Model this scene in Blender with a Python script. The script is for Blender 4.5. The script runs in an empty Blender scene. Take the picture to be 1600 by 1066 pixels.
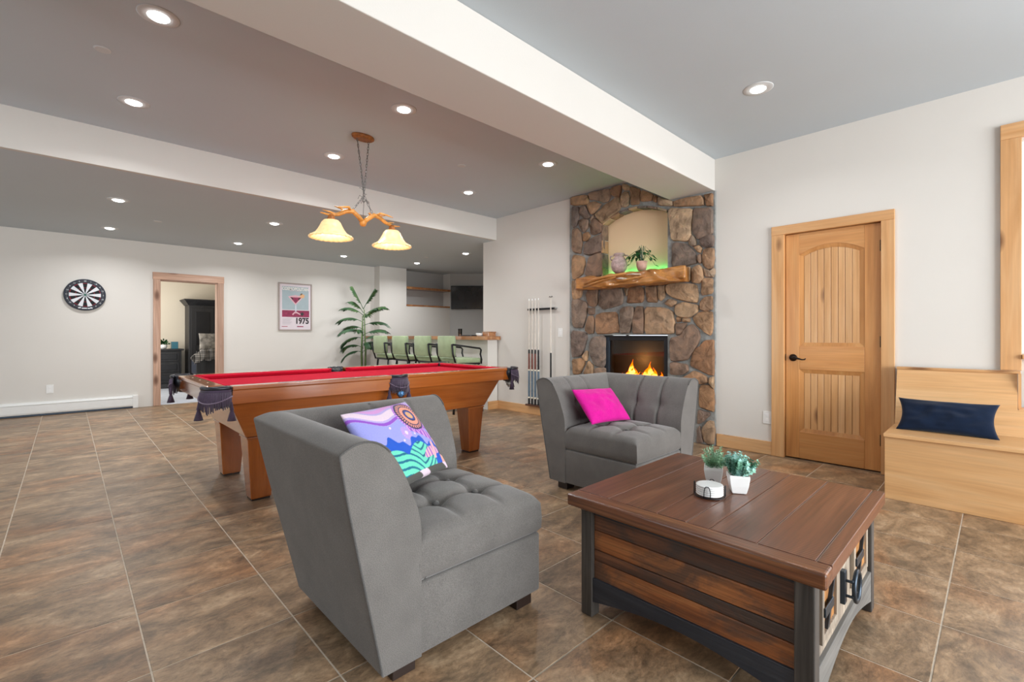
import bpy, bmesh, math, random
from mathutils import Vector, Matrix, noise as mnoise

# ---------------------------------------------------------------- camera, world, lights, exposure
scene = bpy.context.scene
COL = scene.collection
PI = math.pi
HEAD = math.radians(46.26)
CAM_H = 1.12
FPX = 727.0
cam_d = bpy.data.cameras.new('camera')
cam = bpy.data.objects.new('camera', cam_d)
COL.objects.link(cam)
cam.location = (0, 0, CAM_H)
cam.rotation_euler = (PI / 2, 0, HEAD - PI / 2)
cam_d.sensor_width = 36
cam_d.lens = FPX / 1600 * 36
cam_d.shift_y = -9.5 / 1600
cam_d.clip_start = 0.02
scene.camera = cam

world = bpy.data.worlds.new('world')
scene.world = world
world.use_nodes = True
bg = world.node_tree.nodes['Background']
bg.inputs[0].default_value = (0.80, 0.90, 1.0, 1)
bg.inputs[1].default_value = 1.6

vs = scene.view_settings
vs.view_transform = 'Standard'
vs.look = 'None'
vs.gamma = 1
vs.use_curve_mapping = False
vs.exposure = 0.32


def area(name, loc, direction, sx, sy, power, color=(1, 1, 1), shape='RECTANGLE', spread=PI):
    d = bpy.data.lights.new(name, 'AREA')
    d.shape = shape
    d.size = sx
    d.size_y = sy
    d.energy = power
    d.color = color
    d.spread = spread
    o = bpy.data.objects.new(name, d)
    COL.objects.link(o)
    o.location = loc
    o.rotation_euler = Vector(direction).to_track_quat('-Z', 'Y').to_euler()
    return o


DAY = (0.95, 0.98, 1.0)
area('daylight_patio_glass', (1.9, -4.42, 1.40), (0, 1, 0), 4.8, 2.2, 355, DAY)
area('left_fill', (-4.50, 4.5, 1.45), (1, 0, 0), 3.8, 1.9, 22, (0.92, 0.97, 1.0))  # added fill lamp, neutral light for the ceiling and left floor
area('daylight_side_window', (4.97, -0.72, 1.72), (-1, 0, 0), 1.3, 1.55, 16, DAY)
area('bedroom_fill', (0.35, 10.9, 1.5), (1, 0.05, 0), 1.4, 1.4, 40, (1.0, 0.97, 0.92))  # added fill lamp that brightens the bedroom

# ---------------------------------------------------------------- object helpers
W = {}          # world location of every (unrotated) object


def tag(o, label=None, cat=None, group=None, kind=None):
    if label: o['label'] = label
    if cat: o['category'] = cat
    if group: o['group'] = group
    if kind: o['kind'] = kind
    return o


def empty(name, loc=(0, 0, 0), parent=None, **kw):
    o = bpy.data.objects.new(name, None)
    COL.objects.link(o)
    o.empty_display_size = 0.05
    loc = Vector(loc)
    W[o] = loc.copy()
    if parent is not None:
        o.parent = parent
        loc = loc - W[parent]
    o.location = loc
    return tag(o, **kw)


class MB:
    def __init__(self):
        self.v = []
        self.f = []

    def add(self, verts, faces):
        n = len(self.v)
        self.v += [tuple(p) for p in verts]
        self.f += [tuple(n + i for i in f) for f in faces]
        return self

    def box(self, x0, y0, z0, x1, y1, z1):
        return self.add([(x0, y0, z0), (x1, y0, z0), (x1, y1, z0), (x0, y1, z0),
                         (x0, y0, z1), (x1, y0, z1), (x1, y1, z1), (x0, y1, z1)],
                        [(0, 3, 2, 1), (4, 5, 6, 7), (0, 1, 5, 4), (1, 2, 6, 5), (2, 3, 7, 6), (3, 0, 4, 7)])

    def hexa(self, b, t):           # 4 bottom and 4 top points
        return self.add(list(b) + list(t),
                        [(0, 3, 2, 1), (4, 5, 6, 7), (0, 1, 5, 4), (1, 2, 6, 5), (2, 3, 7, 6), (3, 0, 4, 7)])

    def prism(self, poly, axis, a, b):
        def mk(p, d):
            if axis == 'x': return (d, p[0], p[1])
            if axis == 'y': return (p[0], d, p[1])
            return (p[0], p[1], d)
        n = len(poly)
        vv = [mk(p, a) for p in poly] + [mk(p, b) for p in poly]
        ff = [tuple(range(n))[::-1], tuple(range(n, 2 * n))] + [(i, (i + 1) % n, n + (i + 1) % n, n + i) for i in range(n)]
        return self.add(vv, ff)

    def lathe(self, prof, c=(0, 0, 0), seg=24, axis='z', wave=None):
        vv = []
        for k, (r, h) in enumerate(prof):
            for i in range(seg):
                a = 2 * PI * i / seg
                rr, hh = (r, h) if wave is None else wave(k, a, r, h)
                p = (rr * math.cos(a), rr * math.sin(a), hh)
                if axis == 'x': p = (p[2], p[0], p[1])
                elif axis == 'y': p = (p[0], p[2], p[1])
                vv.append((c[0] + p[0], c[1] + p[1], c[2] + p[2]))
        ff = []
        for k in range(len(prof) - 1):
            for i in range(seg):
                j = (i + 1) % seg
                ff.append((k * seg + i, k * seg + j, (k + 1) * seg + j, (k + 1) * seg + i))
        m = (len(prof) - 1) * seg
        if prof[0][0] > 1e-5: ff.append(tuple(range(seg))[::-1])
        if prof[-1][0] > 1e-5: ff.append(tuple(m + i for i in range(seg)))
        return self.add(vv, ff)

    def tube(self, pts, r, seg=8, closed=False, caps=True):
        pts = [Vector(p) for p in pts]
        n = len(pts)
        rad = r if hasattr(r, '__len__') else [r] * n
        vv = []
        up = None
        for i, p in enumerate(pts):
            if closed:
                t = (pts[(i + 1) % n] - pts[i - 1])
            else:
                t = pts[min(i + 1, n - 1)] - pts[max(i - 1, 0)]
            t = t.normalized() if t.length > 1e-9 else Vector((0, 0, 1))
            if up is None:
                up = Vector((0, 0, 1)) if abs(t.z) < 0.9 else Vector((1, 0, 0))
            s = t.cross(up)
            if s.length < 1e-6: s = t.orthogonal()
            s.normalize()
            up = s.cross(t).normalized()
            for k in range(seg):
                a = 2 * PI * k / seg
                vv.append(p + (s * math.cos(a) + up * math.sin(a)) * rad[i])
        ff = []
        for i in range(n if closed else n - 1):
            j = (i + 1) % n
            for k in range(seg):
                l = (k + 1) % seg
                ff.append((i * seg + k, i * seg + l, j * seg + l, j * seg + k))
        if not closed and caps:
            ff.append(tuple(range(seg))[::-1])
            ff.append(tuple((n - 1) * seg + k for k in range(seg)))
        return self.add(vv, ff)

    def build(self, name, mat, parent=None, smooth=False, bevel=0, seg=2, recenter=True, kind=None, at=None):
        me = bpy.data.meshes.new(name)
        vv = [Vector(p) for p in self.v]
        if recenter:
            lo = Vector([min(p[i] for p in vv) for i in range(3)])
            hi = Vector([max(p[i] for p in vv) for i in range(3)])
            c = (lo + hi) / 2
        else:
            c = Vector(at) if at else Vector((0, 0, 0))
        me.from_pydata([p - c for p in vv], [], self.f)
        if bevel:
            bm = bmesh.new()
            bm.from_mesh(me)
            bmesh.ops.remove_doubles(bm, verts=bm.verts, dist=1e-6)
            bmesh.ops.recalc_face_normals(bm, faces=bm.faces)
            ed = [e for e in bm.edges if len(e.link_faces) == 2 and e.calc_face_angle(0) > 0.5]
            bmesh.ops.bevel(bm, geom=ed, offset=bevel, segments=seg, affect='EDGES', profile=0.5, clamp_overlap=True)
            bm.to_mesh(me)
            bm.free()
        else:
            bm = bmesh.new()
            bm.from_mesh(me)
            bmesh.ops.recalc_face_normals(bm, faces=bm.faces)
            bm.to_mesh(me)
            bm.free()
        if smooth:
            me.shade_smooth()
        me.materials.append(mat)
        o = bpy.data.objects.new(name, me)
        COL.objects.link(o)
        W[o] = c.copy()
        if parent is not None:
            o.parent = parent
            o.location = c - W[parent]
        else:
            o.location = c
        if kind: o['kind'] = kind
        return o


def bx(name, b, mat, parent=None, bevel=0, **kw):
    return MB().box(*b).build(name, mat, parent, bevel=bevel, **kw)


def smooth_by_angle(o, ang=0.7):
    me = o.data
    me.shade_smooth()
    bm = bmesh.new()
    bm.from_mesh(me)
    for e in bm.edges:
        if len(e.link_faces) == 2 and e.calc_face_angle(0) > ang:
            e.smooth = False
    bm.to_mesh(me)
    bm.free()
    return o


def copy_tree(o, parent=None):
    c = o.copy()
    COL.objects.link(c)
    c.parent = parent
    for ch in o.children:
        copy_tree(ch, c)
    return c


def text_mesh(s, size, loc, rot, mat, name, parent, depth=0.001, align='CENTER', sx=1.0, bold=0.0):
    cu = bpy.data.curves.new(name, 'FONT')
    cu.body = s
    cu.size = size
    cu.align_x = align
    cu.align_y = 'CENTER'
    cu.extrude = depth
    cu.offset = bold
    t = bpy.data.objects.new(name, cu)
    COL.objects.link(t)
    bpy.context.view_layer.update()
    me = bpy.data.meshes.new_from_object(t.evaluated_get(bpy.context.evaluated_depsgraph_get()))
    bpy.data.objects.remove(t)
    me.materials.clear()
    me.materials.append(mat)
    me.transform(Matrix.Diagonal((sx, 1, 1, 1)))
    me.name = name
    o = bpy.data.objects.new(name, me)
    COL.objects.link(o)
    W[o] = Vector(loc)
    o.parent = parent
    o.location = Vector(loc) - (W[parent] if parent else Vector())
    o.rotation_euler = rot
    return o


def chaikin(poly, closed=True, it=1):
    for _ in range(it):
        out = []
        n = len(poly)
        for i in range(n if closed else n - 1):
            a, b = Vector(poly[i]), Vector(poly[(i + 1) % n])
            out += [tuple(a * 0.75 + b * 0.25), tuple(a * 0.25 + b * 0.75)]
        if not closed:
            out = [tuple(poly[0])] + out + [tuple(poly[-1])]
        poly = out
    return poly


# ---------------------------------------------------------------- material helpers
class NT:
    def __init__(self, name):
        self.m = bpy.data.materials.new(name)
        self.m.use_nodes = True
        self.t = self.m.node_tree
        self.b = self.t.nodes['Principled BSDF']
        self.out = self.t.nodes['Material Output']

    def n(self, typ, **kw):
        nd = self.t.nodes.new(typ)
        for k, v in kw.items():
            if k.startswith('i_'):
                key = k[2:]
                key = int(key) if key.isdigit() else key.replace('_', ' ')
                nd.inputs[key].default_value = v
            else:
                setattr(nd, k, v)
        return nd

    def l(self, a, b):
        self.t.links.new(a, b)

    def ramp(self, stops, fac):
        r = self.n('ShaderNodeValToRGB')
        el = r.color_ramp.elements
        while len(el) < len(stops): el.new(0.5)
        for e, (p, c) in zip(el, stops):
            e.position = p
            e.color = (*c, 1) if len(c) == 3 else c
        self.l(fac, r.inputs[0])
        return r.outputs[0]

    def coords(self, scale=(1, 1, 1), rot=(0, 0, 0), rand=30.0):
        tc = self.n('ShaderNodeTexCoord')
        oi = self.n('ShaderNodeObjectInfo')
        mul = self.n('ShaderNodeMath', operation='MULTIPLY')
        mul.inputs[1].default_value = rand
        self.l(oi.outputs['Random'], mul.inputs[0])
        add = self.n('ShaderNodeVectorMath', operation='ADD')
        self.l(tc.outputs['Object'], add.inputs[0])
        self.l(mul.outputs[0], add.inputs[1])
        mp = self.n('ShaderNodeMapping')
        mp.inputs['Scale'].default_value = scale
        mp.inputs['Rotation'].default_value = rot
        self.l(add.outputs[0], mp.inputs[0])
        self.oi = oi
        return mp.outputs[0]

    def noise(self, co, scale, detail=4, dist=0.0, rough=0.55):
        nd = self.n('ShaderNodeTexNoise')
        nd.inputs['Scale'].default_value = scale
        nd.inputs['Detail'].default_value = detail
        nd.inputs['Distortion'].default_value = dist
        nd.inputs['Roughness'].default_value = rough
        self.l(co, nd.inputs['Vector'])
        return nd.outputs[0]

    def mix(self, a, b, fac, mode='MIX'):
        nd = self.n('ShaderNodeMix', data_type='RGBA', blend_type=mode)
        for s, v in ((nd.inputs[6], a), (nd.inputs[7], b), (nd.inputs[0], fac)):
            if hasattr(v, 'links'): self.l(v, s)
            elif isinstance(v, (int, float)): s.default_value = v
            else: s.default_value = (*v, 1)
        return nd.outputs[2]

    def bump(self, h, strength=0.3, dist=0.01):
        nd = self.n('ShaderNodeBump')
        nd.inputs['Strength'].default_value = strength
        nd.inputs['Distance'].default_value = dist
        self.l(h, nd.inputs['Height'])
        self.l(nd.outputs[0], self.b.inputs['Normal'])

    def base(self, c):
        if hasattr(c, 'links'): self.l(c, self.b.inputs['Base Color'])
        else: self.b.inputs['Base Color'].default_value = (*c, 1)

    def set(self, **kw):
        for k, v in kw.items():
            self.b.inputs[k.replace('_', ' ')].default_value = v
        return self


def plain(name, c, rough=0.5, metal=0.0, var=0.06, nscale=12, bump=0.0, **kw):
    t = NT(name)
    co = t.coords()
    nz = t.noise(co, nscale, 4)
    d = tuple(max(0, x * (1 - var)) for x in c)
    u = tuple(min(1, x * (1 + var)) for x in c)
    t.base(t.ramp([(0.3, d), (0.7, u)], nz))
    if bump: t.bump(t.noise(co, nscale * 10, 3), bump, 0.004)
    t.set(Roughness=rough, Metallic=metal, **kw)
    return t.m


def wood(name, stops, axis='y', rough=0.35, knots=0.0, coat=0.0, fine=0.25, scale=1.0, val=0.18, bump=0.05, knotc=(0.05, 0.02, 0.008)):
    t = NT(name)
    i = 'xyz'.index(axis)
    sc = [5.0 * scale] * 3
    sc[i] = 0.45 * scale
    co = t.coords(tuple(sc))
    nz = t.noise(co, 1.6, 5, 1.2)
    col = t.ramp(stops, nz)
    s2 = [70.0 * scale] * 3
    s2[i] = 2.0 * scale
    nf = t.noise(t.coords(tuple(s2)), 1.0, 3)
    g = t.ramp([(0.35, (1 - fine,) * 3), (0.65, (1, 1, 1))], nf)
    col = t.mix(col, g, 1.0, 'MULTIPLY')
    if knots:
        s3 = [5.0] * 3
        s3[i] = 2.0
        vo = t.n('ShaderNodeTexVoronoi')
        t.l(t.coords(tuple(s3)), vo.inputs['Vector'])
        vo.inputs['Scale'].default_value = 1.0
        k = t.ramp([(0.0, (1, 1, 1)), (0.13 * knots, (0.8,) * 3), (0.30 * knots, (0, 0, 0))], vo.outputs['Distance'])
        col = t.mix(col, knotc, k)
    hs = t.n('ShaderNodeHueSaturation')
    mr = t.n('ShaderNodeMapRange')
    mr.inputs[3].default_value = 1 - val
    mr.inputs[4].default_value = 1 + val
    t.l(t.oi.outputs['Random'], mr.inputs[0])
    t.l(mr.outputs[0], hs.inputs['Value'])
    t.l(col, hs.inputs['Color'])
    t.base(hs.outputs[0])
    t.set(Roughness=rough, Coat_Weight=coat, Coat_Roughness=0.12)
    if bump: t.bump(nf, bump, 0.003)
    return t.m


def emit(name, c, s):
    t = NT(name)
    t.base((0.8, 0.8, 0.8))
    t.set(Emission_Color=(*c, 1), Emission_Strength=s)
    return t.m


M = {}
# painted surfaces
def paint(name, c, tex=0.12, sc=150):
    t = NT(name)
    co = t.coords(rand=0)
    t.base(t.ramp([(0.3, tuple(x * 0.985 for x in c)), (0.7, c)], t.noise(co, 2.0, 2)))
    t.bump(t.noise(co, sc, 3), tex, 0.003)
    t.set(Roughness=0.75, Specular_IOR_Level=0.25)
    return t.m


M['wall'] = paint('wall_paint', (0.70, 0.67, 0.625))
M['beam'] = paint('beam_paint', (0.66, 0.635, 0.595))
M['ceiling'] = paint('ceiling_paint', (0.54, 0.60, 0.645), 0.18, 120)
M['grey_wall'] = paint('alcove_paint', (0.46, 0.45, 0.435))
M['bed_wall'] = paint('bedroom_paint', (0.74, 0.67, 0.55))
M['niche'] = paint('niche_paint', (0.80, 0.585, 0.375))
M['white'] = plain('white_enamel', (0.80, 0.80, 0.78), 0.35, var=0.02)
M['ceramic'] = plain('white_ceramic', (0.86, 0.86, 0.85), 0.2, var=0.01)
M['black'] = plain('black_metal', (0.012, 0.012, 0.014), 0.4, 0.3)
M['bronze'] = plain('dark_bronze', (0.018, 0.014, 0.012), 0.35, 0.6)
M['chrome'] = plain('brushed_steel', (0.6, 0.6, 0.6), 0.25, 1.0)
M['iron'] = plain('blued_iron', (0.05, 0.065, 0.085), 0.35, 0.8)
M['grout'] = plain('grout', (0.56, 0.48, 0.385), 0.9, var=0.15, nscale=30)
# woods
HONEY = [(0.25, (0.46, 0.19, 0.055)), (0.5, (0.60, 0.275, 0.088)), (0.75, (0.66, 0.345, 0.13))]
PINE = [(0.25, (0.58, 0.29, 0.105)), (0.5, (0.68, 0.375, 0.165)), (0.75, (0.73, 0.46, 0.24))]
PINK = [(0.25, (0.44, 0.25, 0.165)), (0.5, (0.55, 0.34, 0.24)), (0.75, (0.63, 0.43, 0.33))]
BENCH = [(0.25, (0.58, 0.31, 0.125)), (0.5, (0.68, 0.39, 0.175)), (0.75, (0.73, 0.46, 0.235))]
CHERRY = [(0.2, (0.23, 0.050, 0.007)), (0.5, (0.38, 0.098, 0.014)), (0.8, (0.50, 0.155, 0.028))]
WALNUT = [(0.2, (0.050, 0.016, 0.008)), (0.5, (0.105, 0.036, 0.017)), (0.8, (0.17, 0.066, 0.032))]
for ax in 'xyz':
    M['honey_' + ax] = wood('honey_door_wood_' + ax, HONEY, ax, 0.38, 0.0, 0.15, 0.12, val=0.05)
    M['pine_' + ax] = wood('knotty_pine_' + ax, PINE, ax, 0.45, 0.6, 0.1, 0.12, val=0.05, knotc=(0.16, 0.06, 0.02))
    M['pink_' + ax] = wood('rough_pine_' + ax, PINK, ax, 0.6, 0.7, knotc=(0.13, 0.055, 0.03))
    M['cherry_' + ax] = wood('cherry_wood_' + ax, CHERRY, ax, 0.22, 0, 1.0, 0.12, val=0.06)
    M['walnut_' + ax] = wood('table_top_wood_' + ax, WALNUT, ax, 0.32, 0, 0.25, 0.45, val=0.22, bump=0.35)
    M['bench_' + ax] = wood('birch_ply_' + ax, BENCH, ax, 0.4, 0, 0.1, 0.12, val=0.04)
def sawn(name, stops, fq=75):
    t = NT(name)
    co = t.coords((.6, 6, 6), rand=40)
    c = t.ramp(stops, t.noise(co, 1.6, 6, 1.0))
    wv = t.n('ShaderNodeTexWave', bands_direction='X')
    wv.inputs['Scale'].default_value = fq / 6.28 * 2
    wv.inputs['Distortion'].default_value = 5.0
    wv.inputs['Detail'].default_value = 3
    wv.inputs['Detail Scale'].default_value = .25
    t.l(t.coords((1, .35, 1), rand=10), wv.inputs['Vector'])
    c = t.mix(c, t.ramp([(.1, (.62,) * 3), (.6, (1.08,) * 3)], wv.outputs[1]), .75, 'MULTIPLY')
    nf = t.noise(t.coords((3, 90, 90)), 1.0, 3)
    c = t.mix(c, t.ramp([(.35, (.6,) * 3), (.65, (1.05,) * 3)], nf), .8, 'MULTIPLY')
    t.base(c)
    t.set(Roughness=.34, Coat_Weight=.3, Coat_Roughness=.2)
    t.bump(wv.outputs[1], .10, .003)
    return t.m


M['plank_top'] = sawn('sawn_walnut', [(.25, (.090, .029, .014)), (.5, (.165, .057, .028)), (.75, (.25, .098, .049))])
M['log'] = wood('mantel_log', [(0.2, (0.20, 0.06, 0.012)), (0.45, (0.50, 0.20, 0.045)), (0.7, (0.66, 0.31, 0.09)), (0.9, (0.72, 0.47, 0.24))], 'y', 0.3, 0, 0.4, 0.35, 1.3, 0, 0.25)
M['slab'] = wood('bar_slab', [(0.2, (0.17, 0.06, 0.025)), (0.5, (0.42, 0.18, 0.07)), (0.75, (0.60, 0.33, 0.15))], 'y', 0.25, 0, 0.5)
def rough_board(name, stops, stain, kn):
    t = NT(name)
    co = t.coords((5, .7, 9), rand=50)
    c = t.ramp(stops, t.noise(co, 1.5, 8, 1.2, .6))
    st = t.ramp([(.46, (0, 0, 0)), (.60, (1, 1, 1))], t.noise(t.coords((2, 2.2, 4), rand=70), 1.6, 6, .6, .65))
    c = t.mix(c, stain, t.mix((0, 0, 0), st, .85))
    fz = t.noise(t.coords((60, 3, 160)), 1.0, 4)
    c = t.mix(c, t.ramp([(.3, (.55,) * 3), (.65, (1.05,) * 3)], fz), 1.0, 'MULTIPLY')
    vo = t.n('ShaderNodeTexVoronoi')
    t.l(t.coords((2, 1.6, 5), rand=90), vo.inputs['Vector'])
    vo.inputs['Scale'].default_value = 1.0
    c = t.mix(c, (.012, .008, .006), t.ramp([(0, (1, 1, 1)), (.07 * kn, (.9,) * 3), (.16 * kn, (0, 0, 0))], vo.outputs['Distance']))
    t.base(c)
    t.set(Roughness=.55)
    t.bump(fz, .35, .003)
    return t.m


M['reclaim_dark'] = rough_board('reclaimed_brown', [(.3, (.060, .028, .017)), (.5, (.135, .052, .024)), (.7, (.24, .095, .040))], (.050, .036, .030), 1)
M['reclaim_rust'] = rough_board('reclaimed_rust', [(.3, (.17, .050, .014)), (.5, (.31, .100, .026)), (.7, (.42, .160, .050))], (.085, .048, .032), .8)
M['reclaim'] = wood('reclaimed_board', [(0.2, (0.028, 0.017, 0.013)), (0.45, (0.12, 0.042, 0.016)), (0.65, (0.22, 0.075, 0.02)), (0.85, (0.12, 0.07, 0.045))], 'y', 0.6, 0.9, 0, 0.45, 1.2, 0.25, 0.3, knotc=(0.015, 0.01, 0.008))
M['barn'] = wood('weathered_grey_board', [(0.2, (0.16, 0.125, 0.10)), (0.5, (0.36, 0.29, 0.22)), (0.8, (0.50, 0.42, 0.33))], 'z', 0.7, 0, 0, 0.4, 1.2, 0.2, 0.3)
M['ash'] = wood('dark_ash_leg', [(0.2, (0.022, 0.019, 0.017)), (0.5, (0.062, 0.053, 0.046)), (0.8, (0.13, 0.115, 0.10))], 'z', 0.55, 0, 0, 0.4, 1.5, 0.15, 0.25)
M['skirt'] = wood('blue_black_skirt', [(0.2, (0.008, 0.010, 0.015)), (0.5, (0.022, 0.026, 0.036)), (0.8, (0.05, 0.052, 0.06))], 'y', 0.5, 0, 0, 0.3, 1.5, 0.1, 0.2)
M['grey_skirt'] = wood('grey_skirt_board', [(0.2, (0.09, 0.085, 0.08)), (0.5, (0.19, 0.18, 0.165)), (0.8, (0.27, 0.255, 0.235))], 'x', 0.6, 0, 0, 0.3, 1.5, 0.1, 0.2)
M['dark_wood'] = wood('black_stained_wood', [(0.2, (0.006, 0.006, 0.007)), (0.5, (0.018, 0.018, 0.02)), (0.8, (0.04, 0.04, 0.042))], 'z', 0.5)
M['antler'] = plain('antler', (0.62, 0.26, 0.05), 0.45, var=0.3, nscale=25)
M['canopy'] = plain('rust_canopy', (0.30, 0.10, 0.02), 0.5, 0.2, 0.4, 40)
M['foot'] = plain('espresso_foot', (0.022, 0.012, 0.009), 0.4)


def fabric(name, c, var=0.25, sheen=0.4, weave=900):
    t = NT(name)
    co = t.coords(rand=3)
    nz = t.noise(co, 9, 5)
    fz = t.noise(co, weave * 0.4, 2)
    a = t.ramp([(0.3, tuple(x * (1 - var) for x in c)), (0.7, tuple(min(1, x * (1 + var)) for x in c))], nz)
    g = t.ramp([(0.35, (0.72,) * 3), (0.65, (1.08,) * 3)], fz)
    t.base(t.mix(a, g, 1.0, 'MULTIPLY'))
    t.bump(fz, 0.25, 0.002)
    t.set(Roughness=0.95, Sheen_Weight=sheen, Sheen_Roughness=0.5, Specular_IOR_Level=0.15)
    return t.m


M['grey_fabric'] = fabric('grey_chenille', (0.160, 0.149, 0.139), 0.10, 0.22)
M['piping'] = fabric('grey_piping', (0.10, 0.096, 0.092), 0.1, 0.2)
M['pink_fabric'] = fabric('magenta_cotton', (0.66, 0.010, 0.29), 0.08, 0.1)
M['navy_fabric'] = fabric('navy_linen', (0.004, 0.012, 0.034), 0.15, 0.15)
M['felt'] = fabric('red_felt', (0.52, 0.006, 0.030), 0.05, 0.0)
M['suede'] = fabric('purple_suede', (0.075, 0.050, 0.085), 0.3, 0.3)
M['leather'] = plain('black_leather', (0.015, 0.017, 0.024), 0.3)
M['green_uph'] = fabric('sage_upholstery', (0.38, 0.47, 0.28), 0.1, 0.2)
M['cushion'] = fabric('patterned_grey', (0.30, 0.28, 0.25), 0.6, 0.2)
M['carpet'] = fabric('pale_carpet', (0.52, 0.56, 0.64), 0.1, 0.2)


def tile_mat():
    t = NT('slate_tile')
    co = t.coords((1.0, 1.7, 1.0), (0, 0, 0.35), 60)
    n1 = t.noise(co, 4.6, 14, 0.45, 0.74)
    n2 = t.noise(co, 30, 10, 0.5, 0.75)
    c1 = t.ramp([(0.29, (0.075, 0.053, 0.035)), (0.42, (0.185, 0.125, 0.076)), (0.54, (0.315, 0.208, 0.122)), (0.70, (0.52, 0.375, 0.240))], n1)
    c2 = t.ramp([(0.32, (0.48, 0.46, 0.44)), (0.5, (1, 1, 1)), (0.68, (1.3, 1.28, 1.26))], n2)
    c = t.mix(c1, c2, 0.8, 'MULTIPLY')
    n3 = t.noise(co, 1.3, 3, 0.4)
    c = t.mix(c, t.mix(c, (1.25, 0.86, 0.60), 1.0, 'MULTIPLY'), t.ramp([(0.5, (0, 0, 0)), (0.7, (0.7, 0.7, 0.7))], n3))
    hs = t.n('ShaderNodeHueSaturation')
    mr = t.n('ShaderNodeMapRange')
    mr.inputs[3].default_value = 0.86
    mr.inputs[4].default_value = 1.14
    t.l(t.oi.outputs['Random'], mr.inputs[0])
    t.l(mr.outputs[0], hs.inputs['Value'])
    t.l(c, hs.inputs['Color'])
    t.base(hs.outputs[0])
    rr = t.ramp([(0.3, (0.30,) * 3), (0.7, (0.46,) * 3)], n2)
    t.l(rr, t.b.inputs['Roughness'])
    t.bump(n2, 0.25, 0.004)
    return t.m


M['tile'] = tile_mat()


def stone_mat():
    t = NT('field_stone')
    co = t.coords((1, 1, 1), (0.4, 0.2, 0.3), 40)
    hue = t.ramp([(0.0, (0.31, 0.17, 0.088)), (0.2, (0.42, 0.285, 0.175)), (0.36, (0.25, 0.128, 0.068)), (0.5, (0.46, 0.33, 0.215)),
                  (0.64, (0.175, 0.13, 0.11)), (0.78, (0.285, 0.165, 0.09)), (0.9, (0.23, 0.165, 0.125)), (1.0, (0.15, 0.13, 0.12))], t.oi.outputs['Random'])
    n1 = t.noise(co, 7, 8, 0.8, 0.6)
    g = t.ramp([(0.32, (0.45, 0.43, 0.42)), (0.5, (1, 1, 1)), (0.70, (1.5, 1.4, 1.3))], n1)
    t.base(t.mix(hue, g, 1.0, 'MULTIPLY'))
    t.bump(t.noise(co, 11, 10, 0.5, 0.66), 0.8, 0.03)
    t.set(Roughness=0.8, Specular_IOR_Level=0.3)
    return t.m


M['stone'] = stone_mat()
M['mortar'] = plain('mortar', (0.26, 0.265, 0.255), 0.95, var=0.3, nscale=18, bump=0.4)

# ================================================================ the room shell
XW, YB = 4.75, 9.20
ZC, ZL = 2.90, 2.57
XL, YF = -4.60, -4.50


def wall_cells(name, mat, axis, t0, t1, us, vs_, holes):
    """wall of boxes; axis = thickness axis; us/vs_ cut lists; holes = (u0,u1,v0,v1)"""
    m = MB()
    for i in range(len(us) - 1):
        for j in range(len(vs_) - 1):
            u, v = (us[i] + us[i + 1]) / 2, (vs_[j] + vs_[j + 1]) / 2
            if any(h[0] < u < h[1] and h[2] < v < h[3] for h in holes): continue
            if axis == 'x': m.box(t0, us[i], vs_[j], t1, us[i + 1], vs_[j + 1])
            else: m.box(us[i], t0, vs_[j], us[i + 1], t1, vs_[j + 1])
    return m.build(name, mat, kind='structure')


NY0, NY1 = 2.485, 3.33          # wall niche above the mantel
FY0, FY1 = 2.487, 3.324         # fire opening
WY0, WY1 = -1.35, -0.10         # side window
DY0, DY1 = 0.645, 1.360         # door opening
tag(wall_cells('wall_right', M['wall'], 'x', XW, XW + 0.20,
               [YF, WY0, WY1, DY0, DY1, NY0, NY1, 5.62], [0, 0.42, 0.98, 1.12, 1.80, 2.045, 2.47, 2.62, ZC],
               [(WY0, WY1, 0.98, 2.47), (DY0, DY1, 0, 2.045), (NY0, NY1, 1.80, 2.62), (FY0 - .01, FY1 + .01, 0.42, 1.12)]),
    'cream textured wall with the fireplace and the pine door')
tag(wall_cells('wall_back', M['wall'], 'y', YB, YB + 0.13, [XL, 1.07, 1.86, 4.741], [0, 1.99, ZL], [(1.07, 1.86, 0, 1.99)]),
    'long cream wall with the dartboard and the poster')
tag(wall_cells('wall_front', M['wall'], 'y', YF - 0.15, YF, [XL, -.6, 4.4, XW + 0.2], [0, 0.15, 2.6, ZC], [(-.6, 4.4, 0.15, 2.6)]), 'cream wall with wide patio glass behind the camera')
tag(wall_cells('wall_left', M['wall'], 'x', XL - 0.15, XL, [YF, 2.5, 6.5, YB], [0, 0.4, 2.45, ZC], [(2.5, 6.5, 0.4, 2.45)]), 'cream wall at the left of the games room with an added opening')  # opening made up to go with the left fill lamp
tag(bx('ceiling', (XL, YF, ZC, XW, 5.33, ZC + 0.1), M['ceiling'], kind='structure'), 'grey painted ceiling above the pool table')
tag(bx('ceiling_lower', (XL, 5.36, ZL, 9.0, 9.6, ZL + 0.1), M['ceiling'], kind='structure'), 'lower grey ceiling at the back of the room')
tag(bx('trim_1', (XL, 1.985, 2.58, XW, 2.457, ZC), M['beam'], kind='structure', bevel=0.006), 'broad boxed cream beam running to the stone fireplace')
tag(bx('trim_2', (XL, 5.31, ZL, XW, 5.36, ZC + 0.1), M['beam'], kind='structure'), 'cream drop face where the ceiling steps down')

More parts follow.
